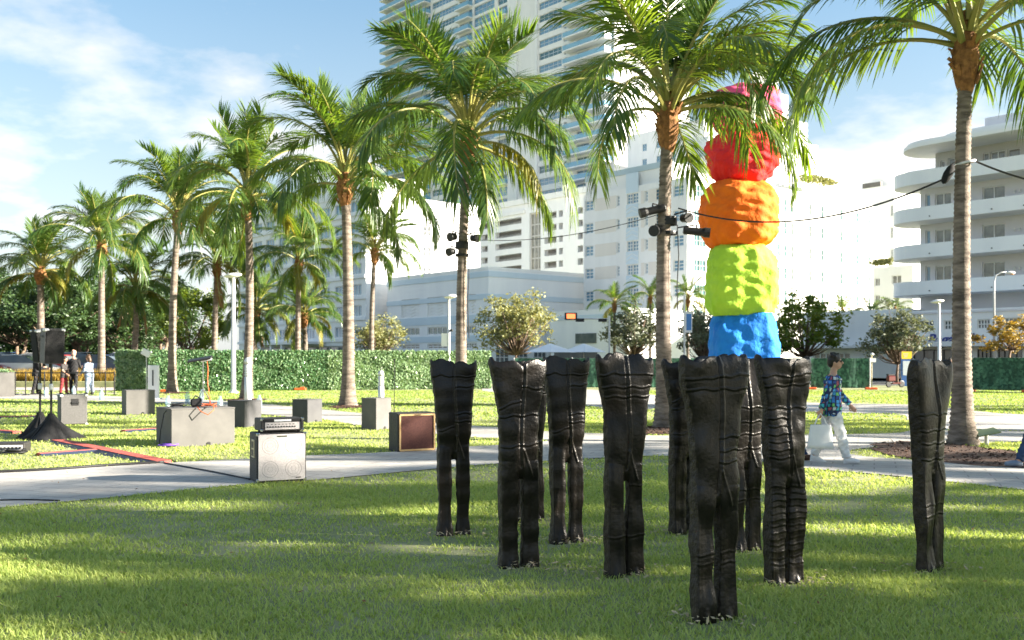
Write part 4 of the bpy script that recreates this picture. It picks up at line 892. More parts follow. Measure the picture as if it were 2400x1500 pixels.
FIG = [figure_mesh(3, [(1.46, .0, 0), (1.12, .02, 1), (1.05, -.02, 1), (1.36, .06, 1), (1.0, .25, -1)]),
       figure_mesh(5, [(1.18, .05, 0), (.95, .08, 0), (1.30, .35, -1), (1.40, -.1, 1)]),
       figure_mesh(8, [(1.47, .0, 0), (1.38, .0, 0), (1.31, .01, 0), (.66, .05, 1), (.30, 0, 0)]),
       figure_mesh(13, [(1.48, .02, 0), (1.41, .0, 0), (1.12, .02, 1), (1.04, .03, 1), (.97, .03, 1), (.42, .0, 0), (.36, -.03, 0)]),
       figure_mesh(17, [(1.48, .05, 0), (1.41, .03, 0), (1.25, 0, 0)]+[(1.18-.055*i, .01*(i % 3-1), -1) for i in range(6)]+[(.70-.045*i, .02*(i % 3-1), 0) for i in range(13)]),
       figure_mesh(21, [(1.20, .0, 0), (1.08, .03, 0), (.98, .0, 0), (.86, .02, 0), (.52, 0, 0), (.44, 0, 0)])]
FL = [(1062, 1252, 0, 15, 'leftmost dark bronze headless figure, nearest the brown-fronted amplifier'), (1217, 1328, 1, 16, 'dark bronze headless figure with a heavily wrinkled chest, second from the left'),
      (1326, 1270, 0, 20, 'dark bronze headless figure set back between the second and fourth figures from left'), (1462, 1348, 2, 18, 'dark bronze headless figure with three chest ridges, left of the spotlight palm trunk'),
      (1608, 1250, 1, 22, 'dark bronze headless figure half hidden behind the left edge of the nearest one'), (1672, 1452, 3, 20, 'nearest and tallest-looking dark bronze headless figure, in front of the coloured stack'),
      (1744, 1290, 5, 20, 'dark bronze headless figure half hidden behind the right edge of the nearest one'), (1838, 1368, 4, 22, 'dark bronze headless figure with close ridges down both legs, left of the woman in plaid'),
      (2176, 1338, 5, 36, 'rightmost dark bronze headless figure, standing alone before the big palm trunk'), (1240, 1220, 2, 22, 'farthest dark bronze headless figure, almost hidden behind the second and third from left')]
for i, (px, py, k, rz, lab) in enumerate(FL):
    x, y = G(px, py); h = (CH+ (HOR-{0: 843, 1: 842, 2: 836, 3: 832, 4: 846, 5: 834, 6: 838, 7: 835, 8: 842, 9: 850}[i])/F*y)/1.60
    o = link('headless_figure', FIG[k], None, (x, y, -.01), R(rz)); s = .93 if i != 8 else .95; o.scale = (s, s, h); tag(o, lab, 'sculpture', 'headless bronze figures on the lawn')

# ------------------------------------------------------------------ audio gear and plinths
def gbox(px0, px1, base, top, rz, dr=1.0):
    "position, width, depth, height of a box whose picture spans px0..px1"
    Y = CH*F/(base-HOR); sc_ = Y/F; x, y = G((px0+px1)/2, base); al = math.atan2(-x, y); th = R(rz)-al
    w_ = (px1-px0)*sc_/(abs(math.cos(th))+dr*abs(math.sin(th))); d = w_*dr; h = (base-top)*sc_
    back = .5*(w_*abs(math.sin(th))+d*abs(math.cos(th))); l = math.hypot(x, y); return Vector((x+x/l*back*.9, y+y/l*back*.9, 0)), w_, d, h*1.01
def plinth(label, px0, px1, base, top, rz, dr=1., m='plinth'):
    c, w_, d, h = gbox(px0, px1, base, top, rz, dr); t = thing('plinth', label, 'plinth', c, R(rz), 'painted plinths on the lawn')
    q = MB(); q.box((0, 0, h/2), (w_, d, h-.004), 0, .006); q.obj('box', M[m], t); q = MB(); q.box((0, 0, h-.012), (w_+.012, d+.012, .024), 0, .004); q.obj('top_panel', M[m], t)
    q = MB(); q.lathe([(.035, 0), (.035, .012)], (0, 0, 0), 14, M=Matrix.Translation((w_*.08, -d/2-.002, .04)) @ Matrix.Rotation(R(90), 4, 'X')); q.obj('cable_hole', M['black'], t)
    return t, w_, d, h
plinth('grey square plinth in front of the hedge end', 287, 361, 972, 915, 30)
TP = plinth('wide grey plinth carrying a metal stand and orange cables', 367, 548, 1047, 958, 34, .9)
plinth('cube plinth coloured dark for shade, in front of the white bollard', 534, 612, 1003, 940, 60, 1, 'plinth_shaded')
plinth('cube plinth coloured dark for shade, standing on the path left of the straight palm', 685, 755, 992, 937, 58, 1, 'plinth_shaded')
plinth('tall grey plinth half in sun, in front of the right bollard', 847, 917, 1008, 934, 52)
PG = plinth('grey plinth topped with green moss at the far left edge', -75, 28, 931, 874, 30)
cl = [((PG[1]*.9*(random.random()-.5), PG[2]*.9*(random.random()-.5), .06), (.3, .3, .1)) for _ in range(14)]; V_m, Q_m = crown_arrays(cl, 120, .05, 3)
o = bulk('moss_mound', V_m, Q_m, M['hedge']); o.location = PG[0].location+Vector((0, 0, PG[3])); o.rotation_euler = PG[0].rotation_euler; tag(o, 'mound of bright green moss on the far left plinth', 'plant')
# bass cabinet with amplifier head
c, w_, d, h = gbox(585, 717, 1133, 1016, 27, .66)
t = thing('bass_cabinet', 'silver-fronted bass cabinet with four speakers standing on the path edge', 'speaker cabinet', c, R(27))
q = MB(); q.box((0, 0, h/2+.01), (w_, d, h-.02), 0, .012); q.obj('cabinet', M['tolex'], t)
q = MB(); q.box((0, -d/2-.008, h/2+.01), (w_-.035, .014, h-.055), 0, .004); gr = q.obj('front_grille', M['grille'], t)
for ix in (-1, 1):
    for iz in (-1, 1):
        q = MB(); q.lathe([(.110, -.002), (.104, .004), (.097, -.002), (.078, -.002), (.073, .003), (.068, -.002), (.038, -.002), (.033, .003), (.028, -.002)], (0, 0, 0), 28, M=Matrix.Translation((ix*w_*.235, -d/2-.0145, h/2+.01+iz*h*.235)) @ Matrix.Rotation(R(90), 4, 'X'), cap=False); q.obj('speaker_cone', M['cone_ring'], gr)
        q = MB(); q.box((ix*(w_/2-.018), -d/2+.01, h/2+.01+iz*(h/2-.03)), (.045, .05, .045), 0, .01); q.obj('corner_cap', M['chrome'], t)
q = MB(); q.box((0, -d/2-.0165, h*.93), (.13, .004, .018)); q.obj('name_plate', M['chrome'], gr); q = MB(); q.box((w_*.33, -d/2-.0165, h*.10), (.07, .004, .012)); q.obj('name_plate', M['darkmetal'], gr)
q = MB(); q.box((-w_/2-.004, -.02, h*.68), (.012, d*.36, h*.36), 0, .004); pn = q.obj('side_port', M['cream'], t)
for kz in (.60, .76): q = MB(); q.box((-w_/2-.011, -.02, h*kz), (.004, d*.24, h*.13)); q.obj('port_hole', M['black'], pn)
hd = thing('amplifier_head', 'small silver-panelled amplifier head sitting on the bass cabinet', 'amplifier', c+Vector((.01, .02, h)), R(27)); W2, D2, H2 = w_*.86, d*.92, .165
q = MB(); q.box((0, 0, H2/2+.018), (W2, D2, H2), 0, .010); q.obj('case', M['tolex'], hd)
q = MB(); q.box((.01, -D2/2-.004, H2*.42+.018), (W2-.08, .008, H2*.56)); fp = q.obj('front_panel', M['grille'], hd)
q = MB(); q.box((0, -D2/2-.004, H2*.85+.018), (W2-.08, .008, H2*.2)); q.obj('vent_strip', M['darkmetal'], hd); q = MB(); q.box((0, -D2/2-.010, H2*.85+.018), (W2*.4, .004, H2*.16)); q.obj('name_plate', M['white'], hd)
for i in range(11): q = MB(); q.lathe([(.010, 0), (.008, .014)], (0, 0, 0), 10, M=Matrix.Translation((-W2*.36+i*W2*.065, -D2/2-.008, H2*.36+.018)) @ Matrix.Rotation(R(90), 4, 'X')); q.obj('knob', M['black'], fp)
for i in range(8): q = MB(); q.box((-W2*.34+i*W2*.085, -D2/2-.009, H2*.55+.018), (.022, .003, .008)); q.obj('panel_mark', M['black'], fp)
q = MB(); q.box((W2/2-.03, -D2/2-.012, H2*.5+.018), (.03, .02, H2*.7), 0, .006); q.obj('handle', M['black'], hd)
for ix in (-1, 1):
    for iz in (0, 1): q = MB(); q.box((ix*(W2/2-.012), -D2/2+.01, .03+iz*(H2-.024)), (.035, .04, .035), 0, .008); q.obj('corner_cap', M['chrome'], hd)
    for iy in (-1, 1): q = MB(); q.lathe([(.018, 0), (.018, .02)], (ix*W2*.4, iy*D2*.38, 0), 10); q.obj('foot', M['black'], hd)
# guitar cabinet with brown cloth
c, w_, d, h = gbox(910, 1022, 1060, 969, 28, .62); t = thing('guitar_cabinet', 'black guitar cabinet with brown cloth front in a tan frame', 'speaker cabinet', c, R(28))
q = MB(); q.box((0, 0, h/2), (w_, d, h), 0, .012); q.obj('cabinet', M['tolex'], t); fr_ = MB(); x1 = w_/2-.035; z1 = h-.035
for a0, b0 in (((-x1, 0, .035), (x1, 0, .035)), ((-x1, 0, z1), (x1, 0, z1)), ((-x1, 0, .035), (-x1, 0, z1)), ((x1, 0, .035), (x1, 0, z1))): fr_.bar(Vector(a0)+Vector((0, -d/2-.012, 0)), Vector(b0)+Vector((0, -d/2-.012, 0)), .026, .03)
fr_.obj('frame', M['gold'], t); q = MB(); q.box((0, -d/2-.006, h/2), (2*x1-.02, .010, h-.09)); q.obj('grille_cloth', M['brown_cloth'], t); q = MB(); q.box((0, -d/2-.03, z1), (.12, .004, .014)); q.obj('name_plate', M['darkmetal'], t)
# black cabinet left
c, w_, d, h = gbox(137, 202, 998, 926, 33, .8); t = thing('black_cabinet', 'black speaker cabinet with a side handle behind the speaker stands', 'speaker cabinet', c, R(33))
q = MB(); q.box((0, 0, h/2+.02), (w_, d, h-.03), 0, .015); q.obj('cabinet', mat('grey_vinyl', (.075, .073, .072), .6, (.10, .097, .095), 30, bump=.3, bscale=250), t); q = MB(); q.box((.02, -d/2-.003, h*.76), (w_*.28, .012, h*.22), 0, .004); hh = q.obj('handle_recess', M['black'], t); q = MB(); q.bar((-.05, -d/2-.02, h*.75), (.11, -d/2-.02, h*.75), .03); q.obj('handle_bar', M['darkmetal'], hh)
for ix in (-1, 1):
    for iy in (-1, 1):
        for iz in (.03, h-.02): q = MB(); q.box((ix*(w_/2-.02), iy*(d/2-.02), iz), (.07, .07, .06), 0, .012); q.obj('corner_cap', M['pole'], t)
    q = MB(); q.lathe([(.04, 0), (.04, .02)], (ix*w_*.4, 0, 0), 10); q.obj('foot', M['black'], t)
# two loudspeakers on skirted stands
def stand(label, px, py, ztop, seed, rad):
    x, y = G(px, py); t = thing('speaker_stand', label, 'speaker stand', (x, y, 0), 0, 'speaker stands'); rg = random.Random(seed); n = 44; vs = []; fs = []
    ph = [rg.uniform(0, 6.28) for _ in range(4)]
    for i in range(13):
        f = i/12; r0 = .05+rad*(f**1.25); z = .52*(1-f)**1.15
        for j in range(n):
            th = 2*math.pi*j/n; r = r0*(1+f*.20*math.sin(3*th+ph[0])+f*.13*math.sin(7*th+ph[1])+.09*f*math.sin(11*th+ph[2]+f*4)); vs.append((r*math.cos(th)*1.15, r*math.sin(th), max(.006, z+.02*f*math.sin(5*th+ph[3])*(1-f))))
    for i in range(12):
        for j in range(n): fs.append((i*n+j, i*n+(j+1) % n, (i+1)*n+(j+1) % n, (i+1)*n+j))
    q = MB(); q.add(vs, fs); q.obj('skirt', M['fabric'], t, True)
    q = MB(); q.tube([(0, 0, .02), (0, 0, ztop)], .022, 10); q.obj('pole', M['darkmetal'], t); q = MB(); q.lathe([(.03, .98), (.042, 1.0), (.042, 1.09), (.03, 1.11)], n=12); q.obj('collar', M['pole'], t)
    for k in range(3): a = 2.1*k+seed; q = MB(); q.tube([(.02*math.cos(a), .02*math.sin(a), .5), (.42*math.cos(a), .42*math.sin(a), .02)], .014, 6); q.obj('leg', M['darkmetal'], t)
    return Vector((x, y, ztop))
def loudspeaker(label, loc, rz, w_, d, h, tilt):
    t = thing('loudspeaker', label, 'loudspeaker', loc, rz, 'loudspeakers on stands'); q = MB()
    pl = [(-w_/2, -d/2), (w_/2, -d/2), (w_*.34, d/2), (-w_*.34, d/2)]; T = Matrix.Rotation(tilt, 4, 'X'); q.prism(pl, 0, h); q.v = [tuple(T @ Vector(v)) for v in q.v]; q.obj('cabinet', M['black'], t)
    q = MB(); q.box((0, -d/2-.006, h/2), (w_-.03, .012, h-.05), 0, .004, T); q.obj('front_grille', M['fabric'], t); q = MB()
    q.box((0, -d/2+.02, h+.004), (w_*.9, .03, .02), 0, .004, T); q.obj('top_edge', M['darkmetal'], t)
    for s in (-1, 1): q = MB(); q.box((s*(w_/2-.03), -d/2+.05, h-.02), (.09, .12, .06), 0, .012, T); q.obj('corner_bracket', M['pole'], t); q = MB(); q.box((s*(w_*.43), d*.1, h*.78), (.02, .13, .05), 0, .006, T); q.obj('handle', M['darkmetal'], t)
    q = MB(); q.lathe([(.03, -.09), (.03, .01)], n=10); q.obj('pole_cup', M['darkmetal'], t)
p1 = stand('left speaker stand with a black cloth skirt', 94, 1026, 1.52, 1, .34); p2 = stand('right speaker stand with a wider black cloth skirt', 120, 1030, 1.50, 2, .46)
loudspeaker('black loudspeaker facing left on the left stand', p1+Vector((.07, .02, .02)), R(-40), .28, .30, .66, R(6)); loudspeaker('larger black loudspeaker facing right on the right stand', p2+Vector((.0, -.04, .02)), R(48), .38, .36, .69, R(4))
# metal stand, laptop tray, cables on the wide plinth
pc = TP[0].location+Vector((0, 0, TP[3])); t = thing('metal_stand', 'metal tripod stand with a dark tilted tray on the wide plinth', 'stand', pc+Vector((.12, .1, .0)), R(10))
for k in range(3): a = 2.094*k+.5; q = MB(); q.tube([(0, 0, .34), (.2*math.cos(a), .2*math.sin(a), .01)], .010, 6); q.obj('leg', M['chrome'], t)
q = MB(); q.tube([(0, 0, .2), (0, 0, .86)], .011, 8); q.obj('pole', M['chrome'], t); q = MB(); T = Matrix.Translation((-.06, 0, .9)) @ Matrix.Rotation(R(-10), 4, 'Y') @ Matrix.Rotation(R(8), 4, 'X'); q.box((0, 0, 0), (.44, .32, .03), 0, .008, T); tr = q.obj('tray', M['darkmetal'], t)
q = MB(); q.box((.12, -.05, -.03), (.2, .16, .03), 0, .008, T); q.obj('clamp_box', M['pole'], tr)
def coil(name, label, c, r, turns, m, rad=.008, seed=0, tail=(), cat='cable'):
    rg = random.Random(seed); pts = []
    for i in range(int(turns*16)):
        a = i*2*math.pi/16; k = r*(.75+.35*math.sin(a*.37+seed)); pts.append((k*math.cos(a), k*math.sin(a)*.8, rad+.012*abs(math.sin(a*.9))+.015*i/16))
    pts += list(tail); q = MB(); q.tube(pts, rad, 6); o = q.obj(name, m, None, True, c); return tag(o, label, cat)
coil('cable', 'orange cable coiled on the wide plinth and hanging over its edge', pc+Vector((.30, -.15, .004)), .13, 3.2, M['orange'], .009, 1, [(.18, -.30, .05), (.22, -.40, -.03), (.12, -.44, -.12), (0, -.46, -.06), (-.1, -.36, .02)])
coil('cable', 'black cable coiled on the left of the wide plinth', pc+Vector((-.28, -.2, .004)), .15, 3.5, M['cable'], .009, 2, [(-.05, -.22, .03), (-.12, -.34, -.1), (-.16, -.40, -.4), (-.18, -.42, TP[3]*-1+.02)])
q = MB(); q.tube([(.07, 0, .88), (.10, -.02, .7), (.08, .0, .5), (.12, -.05, .3), (.16, -.1, .05)], .008, 6); tag(q.obj('cable', M['orange'], None, True, t.location), 'orange cable hanging down from the tray on the metal stand', 'cable')
q = MB(); q.box((0, 0, .08), (.22, .14, .15), 0, .03); q.tube([(-.09, 0, .12), (-.02, 0, .21), (.08, 0, .15)], .012, 6); tag(q.obj('equipment_case', M['black'], None, False, pc+Vector((.02, .02, 0)), R(20)), 'small black bag slumped under the metal stand', 'bag')
x, y = G(398, 1048); coil('cable', 'purple and black cable heap at the foot of the wide plinth', (x, y-.05, 0), .17, 3, mat('purple_cable', (.16, .07, .42), .5), .014, 4)
x, y = G(20, 1060); t = thing('stage_box', 'low black stage box tangled with cables at the left edge', 'stage box', (x, y, 0), R(12)); q = MB(); q.box((0, 0, .09), (.62, .42, .17), 0, .015); q.obj('case', M['tolex'], t); q = MB(); q.box((.0, -.212, .09), (.56, .012, .1)); fp = q.obj('socket_panel', M['pole'], t)
for i in range(9): q = MB(); q.lathe([(.02, 0), (.02, .02)], n=8, M=Matrix.Translation((-.24+.06*i, -.218, .09)) @ Matrix.Rotation(R(90), 4, 'X')); q.obj('plug', M['black'], fp)
coil('cable', 'heap of black and grey cables beside the stage box', (x+.25, y-.3, 0), .2, 4, M['cable'], .013, 6)
# cable ramps
def ramp(label, pts, wd=.34):
    g = [Vector((*G(*p), 0)) for p in pts]; t = thing('cable_ramp', label, 'cable ramp', g[0], 0, 'red cable ramps on the lawn')
    for a, b in zip(g[:-1], g[1:]):
        n = max(1, round((b-a).length/.9)); d = (b-a)/n; s = Vector((-d.y, d.x, 0)).normalized()
        for i in range(n):
            p0 = a+d*i+d*.01-g[0]; p1 = a+d*(i+1)-d*.01-g[0]; h = .05
            q = MB(); q.add([p0-s*wd/2*.55+Vector((0, 0, h)), p1-s*wd/2*.55+Vector((0, 0, h)), p1+s*wd/2*.55+Vector((0, 0, h)), p0+s*wd/2*.55+Vector((0, 0, h))]+[p0-s*wd/2*.55, p1-s*wd/2*.55, p1+s*wd/2*.55, p0+s*wd/2*.55], [(0, 1, 2, 3), (0, 4, 5, 1), (1, 5, 6, 2), (2, 6, 7, 3), (3, 7, 4, 0)]); q.obj('lid', M['red_ramp'], t)
            for k in (-1, 1):
                e = s*k; q = MB(); q.add([p0+e*wd/2*.56+Vector((0, 0, h-.006)), p1+e*wd/2*.56+Vector((0, 0, h-.006)), p1+e*wd/2*1.25, p0+e*wd/2*1.25, p0+e*wd/2*.56, p1+e*wd/2*.56], [(0, 1, 2, 3), (0, 4, 5, 1)] if k > 0 else [(3, 2, 1, 0), (1, 5, 4, 0)]); q.obj('side_ramp', M['navy_ramp'], t)
ramp('longest red cable ramp, running from the speaker skirts to the path', [(135, 1036), (255, 1060), (385, 1087)], .42)
ramp('thin red cable ramp lying left to right below the long one', [(88, 1069), (232, 1058)], .22); ramp('red cable ramp ending at the wide plinth', [(288, 1013), (366, 1008)], .24)
ramp('red cable ramp at the left edge beside the speaker skirts', [(-60, 1008), (40, 1016)], .34); ramp('far red cable ramp behind the speaker stands at left', [(-40, 981), (85, 978)], .3)
def gcable(label, px, z=.022, r=.011):
    g = smooth_line([G(*p) for p in px], 6); q = MB(); q.tube([(a[0]-g[0][0], a[1]-g[0][1], z) for a in g], r, 6); tag(q.obj('cable', M['cable'], None, True, (*g[0], 0)), label, 'cable')
gcable('black cable crossing the path to the bass cabinet', [(385, 1088), (440, 1098), (510, 1111), (586, 1127)]); gcable('black cable lying along the far edge of the path at left', [(-40, 1112), (120, 1104), (260, 1094), (385, 1087)], .03, .02); gcable('dark cable lying across the pale path at the lower left', [(-30, 1177), (60, 1175), (140, 1177)], .02, .008)
# little glass lanterns
lm = MB(); lm.lathe([(.07, .0), (.075, .02), (.075, .22), (.05, .26), (.035, .30), (.04, .34)], n=14); lg = lm.mesh('jar', glassmat('jar_glass', (.5, .58, .62), .72), True); hm = MB(); hm.tube([(.05*math.cos(a), 0, .34+.09*math.sin(a)) for a in np.linspace(0, math.pi, 9)], .006, 5); hg = hm.mesh('handle', M['darkmetal'])
for px, py, lab in ((394, 957, 'glass lantern on the path right of the grey square plinth'), (439, 944, 'glass lantern on the path behind the wide plinth'), (516, 958, 'glass lantern right of the metal stand'), (608, 955, 'glass lantern behind the dark cube by the bollard'), (473, 938, 'glass lantern near the orange block behind the wide plinth'), (173, 926, 'glass lantern behind the black cabinet'), (238, 938, 'glass lantern between the black cabinet and grey square plinth'), (108, 931, 'glass lantern between the speaker poles')):
    t = thing('lantern', lab, 'lantern', (*G(px, py), .012), 0, 'glass lanterns on the path'); link('jar', lg, t).scale = (1.2, 1.2, 1.2); link('handle', hg, t).scale = (1.2, 1.2, 1.2); cm = MB(); cm.lathe([(.05, .02), (.05, .14)], n=10); cm.obj('candle', M['white'], t)
# mic stands
def micstand(label, px, py, ztop):
    t = thing('mic_stand', label, 'stand', (*G(px, py), 0)); q = MB(); q.tube([(0, 0, .01), (0, 0, ztop)], .011, 6); q.obj('pole', M['darkmetal'], t); q = MB(); q.lathe([(.13, 0), (.13, .02), (.02, .035)], n=16); q.obj('base', M['black'], t); q = MB(); q.tube([(0, 0, ztop), (.02, -.02, ztop+.09)], [.018, .03], 8); q.obj('microphone', M['black'], t)
micstand('thin black microphone stand right of the tall grey plinth', 924, 968, 1.52)

# ------------------------------------------------------------------ lamps, bollards, signs
def bollard(label, px, py, h, r):
    t = thing('bollard_light', label, 'bollard', (*G(px, py), 0), 0, 'round-topped bollard lights'); q = MB(); q.lathe([(r, 0), (r, h*.62)], n=18); q.obj('post', M['pole'], t, True); q = MB(); q.lathe([(r*.82, h*.62), (r*.82, h*.86)], n=18); q.obj('louvre_core', M['white'], t, True)
    for k in range(5): q = MB(); q.lathe([(r*1.02, 0), (r*.9, .03)], (0, 0, h*(.65+.045*k)), 18); q.obj('louvre', M['pole'], t)
    q = MB(); q.lathe([(r, h*.87), (r, h*.93), (r*.8, h*.97), (r*.4, h)], n=18); q.obj('cap', M['pole'], t, True)
bollard('white round-topped bollard light behind the dark cube, before a palm trunk', 581, 957, 1.66, .115); bollard('white round-topped bollard light behind the tall grey plinth', 893, 962, 1.25, .095)
t = thing('sign_post', 'white slotted upright post in front of the hedge corner', 'post', (*G(360, 936), 0)); q = MB(); q.box((0, 0, .68), (.42, .16, 1.36), 0, .02); q.obj('panel', M['white'], t); q = MB(); q.box((.0, -.085, .86), (.05, .012, .62)); q.obj('slot', M['darkmetal'], t); q = MB(); q.box((0, 0, .03), (.6, .35, .06), 0, .01); q.obj('foot', M['white'], t)
t = thing('floodlight', 'white tilted floodlight on a thin stake above the hedge corner', 'floodlight', (*G(343, 921), 0)); q = MB(); q.tube([(0, 0, 0), (0, 0, 1.85)], .018, 6); q.obj('stake', M['pole'], t); q = MB(); q.box((0, 0, 0), (.42, .12, .30), 0, .02, Matrix.Translation((0, -.03, 1.9)) @ Matrix.Rotation(R(28), 4, 'Y')); q.obj('lamp_head', M['white'], t)
def lamp_post(label, px, py, top, disc, side, w_=.085, glow=False, Y=None):
    x, y = (G(px, py) if Y is None else ((px-1200)/F*Y, Y)); h = CH-(top-HOR)/F*y; t = thing('lamp_post', label, 'lamp post', (x, y, 0), 0, 'disc-topped park lamp posts')
    q = MB(); q.lathe([(w_*2.4, 0), (w_*2.2, .05), (w_*1.1, .14), (w_, .2), (w_*.75, h-.25)], n=14); q.obj('pole', M['pole'], t, True)
    q = MB(); q.lathe([(.03, .0), (disc*.8, .07), (disc, .12), (disc*.97, .16), (disc*.5, .22), (.05, .24)], n=24, M=Matrix.Translation((side, 0, h-.24)) @ Matrix.Rotation(R(-7), 4, 'Y')); q.obj('disc_head', M['white'], t, True)
    q = MB(); q.tube([(0, 0, h-.3), (side, 0, h-.16)], w_*.5, 8); q.obj('arm', M['pole'], t); return t, h
lamp_post('disc-topped lamp post in front of the hedge, left of the bollard palm', 547, 922, 640, .42, -.02, .115)
t, h = lamp_post('disc-topped lamp post with a clipped camera, left of the three-floodlight palm', 1052, 912, 690, .38, .12, .085)
q = MB(); q.box((0, 0, 0), (.16, .12, .12), 0, .02, Matrix.Translation((.14, -.1, h*.62))); q.obj('camera', M['black'], t); q = MB(); q.box((-.22, 0, h*.52), (.36, .01, .7), 0, 0); q.obj('banner', M['w_cool'], t)
lamp_post('grey lamp post with a flat head and green tag in front of the restaurant', 2201, 0, 702, .4, -.1, .10, Y=60)
t = thing('street_lamp', 'curved-arm street lamp with an orange glint, right of the big palm', 'street lamp', at(2330, 70)); h = Z(640, 70); q = MB(); q.tube([(0, 0, 0), (0, 0, h-.6), (.12, 0, h-.15), (.5, 0, h+.05), (.9, 0, h+.06)], [.10, .07, .05, .045, .04], 8); q.obj('pole', M['pole'], t, True); q = MB(); q.ball((1.15, 0, h+.03), .3, 1.2, .6, .35, 12); q.obj('lamp_head', M['white'], t, True); q = MB(); q.ball((1.25, 0, h-.06), .15, 1, .7, .5, 10); q.obj('lens', mat('amber_lens', (.8, .42, .2), .3), t, True)
# wayfinding sign, info panel, banner, traffic signal
t = thing('wayfinding_sign', 'tall yellow, grey and blue wayfinding sign in the fence gap', 'sign', (*G(2124, 905), 0)); wd = .62; hh = 2.06; q = MB(); q.box((0, 0, hh/2), (wd, .12, hh), 0, .01); q.obj('panel', mat('sign_panel_blue', (.03, .10, .30), .5), t); q = MB(); q.box((0, -.063, hh-.22), (wd-.01, .008, .44)); y_ = q.obj('header', mat('sign_yellow', (.80, .55, .03), .5), t); q = MB(); q.box((.03, -.063, hh*.52), (wd-.12, .008, .85)); g_ = q.obj('map_panel', mat('sign_grey', (.50, .55, .60), .5), t)
for k in range(3): q = MB(); q.box((-.06, -.069, hh-.14-.09*k), (.3-.06*k, .003, .04)); q.obj('text_line', M['w_warm'], y_)
t = thing('info_panel', 'low slanted green information panel beside the big palm', 'sign', (*G(2312, 1043), 0)); q = MB(); q.tube([(0, 0, 0), (0, 0, .20)], .035, 10); q.obj('post', M['pole'], t); q = MB(); q.box((0, 0, 0), (.42, .30, .02), 0, .004, Matrix.Translation((0, 0, .24)) @ Matrix.Rotation(R(-12), 4, 'Y') @ Matrix.Rotation(R(12), 4, 'X')); q.obj('panel', mat('panel_green', (.10, .14, .06), .4), t)
t = thing('camera_post', 'thin pale post with a white camera and small sign at the fence end', 'post', (*G(2043, 908), 0)); q = MB(); q.tube([(0, 0, 0), (0, 0, 1.85)], .03, 8); q.obj('pole', M['cream'], t); q = MB(); q.ball((0, -.05, 1.88), .11, 1, 1, .8, 10); q.obj('camera', M['white'], t, True); q = MB(); q.box((.06, -.05, 1.55), (.32, .02, .22)); q.obj('plate', M['white'], t)
t = thing('scooter', 'dark red scooter parked beside the wayfinding sign', 'scooter', (*G(2098, 908), 0), R(20))
for xx in (-.45, .45): q = MB(); q.lathe([(.16, -.04), (.20, -.03), (.20, .03), (.16, .04)], n=16, M=Matrix.Translation((xx, 0, .2)) @ Matrix.Rotation(R(90), 4, 'X')); q.obj('wheel', M['black'], t)
q = MB(); q.tube([(.45, 0, .2), (.32, 0, .95)], .03, 6); q.tube([(.30, -.25, .97), (.32, 0, 1.0), (.30, .25, .97)], .02, 6); q.obj('steering', M['darkmetal'], t); q = MB(); q.box((-.3, 0, .5), (.55, .24, .34), 0, .06); q.box((.05, 0, .24), (.6, .2, .08), 0, .02); q.obj('body', mat('scooter_red', (.09, .015, .012), .35), t); q = MB(); q.box((-.32, 0, .72), (.5, .2, .09), 0, .03); q.obj('seat', M['black'], t)
t = thing('street_banner', 'white and blue banner on a grey pole left of the lime block', 'banner', at(1604, 76)); h = Z(690, 76); q = MB(); q.tube([(0, 0, 0), (0, 0, h)], .07, 8); q.obj('pole', M['pole'], t); zc = Z(755, 76); q = MB(); q.box((.32, 0, zc), (.55, .03, 1.6)); bn = q.obj('banner', M['white'], t); q = MB(); q.box((.34, -.02, zc), (.38, .008, 1.25)); q.obj('print', mat('banner_blue', (.08, .22, .50), .6), bn)
t = thing('traffic_signal', 'traffic signal mast arm with an orange pedestrian light and small black heads', 'traffic signal', at(1428, 88)); h = Z(748, 88); q = MB(); q.tube([(0, 0, 0), (0, 0, h+.3)], .09, 8); q.tube([(0, 0, h), (-4.3, 0, h+.1)], [.07, .04], 8); q.obj('mast', M['pole'], t)
for xx in (-.6, -2.6): q = MB(); q.box((xx, -.1, h-.1), (.75, .2, .28), 0, .03); q.obj('signal_head', M['black'], t)
q = MB(); q.box((-3.4, -.1, h+.25), (1.1, .22, .62), 0, .03); sg = q.obj('pedestrian_signal', M['black'], t); q = MB(); q.box((-3.4, -.215, h+.25), (.75, .02, .42)); em = mat('signal_orange', (.7, .2, .08), .5); em.node_tree.nodes['Principled BSDF'].inputs['Emission Color'].default_value = (1, .2, .06, 1); em.node_tree.nodes['Principled BSDF'].inputs['Emission Strength'].default_value = .35; q.obj('lit_panel', em, sg)
# cafe canopy in front of annex
def canopy(label, px, Y, wd):
    t = thing('cafe_umbrella', label, 'canopy', at(px, Y), 0, 'white cafe umbrellas'); z = Z(812, Y); q = MB(); q.lathe([(wd, z-.5), (wd*.5, z-.12), (.05, z+.25)], n=8); q.obj('canopy', M['w_white'], t); q = MB(); q.tube([(0, 0, 0), (0, 0, z+.2)], .04, 8); q.obj('pole', M['pole'], t)
canopy('white cafe umbrella right of the olive street tree', 1290, 84, 2.2); canopy('white cafe umbrella below the dark wall board', 1368, 86, 2.0)
# barrier posts with belts
bp = [G(p, 927) for p in (36, 60, 104, 216, 247, 268)]
t = thing('belt_barrier', 'black belt barrier on thin posts beside the plaza', 'barrier', (*bp[0], 0)); o0 = Vector((*bp[0], 0))
for i, p in enumerate(bp):
    a = Vector((*p, 0))-o0; q = MB(); q.tube([a, a+Vector((0, 0, 1.06))], .028, 8); q.lathe([(.17, .012), (.17, .03), (.03, .05)], a, 14); q.obj('post', M['black'], t)
    if i: b = Vector((*bp[i-1], 0))-o0; q = MB(); q.bar(b+Vector((0, 0, 1.0)), a+Vector((0, 0, 1.0)), .012, .05); q.obj('belt', M['black'], t)
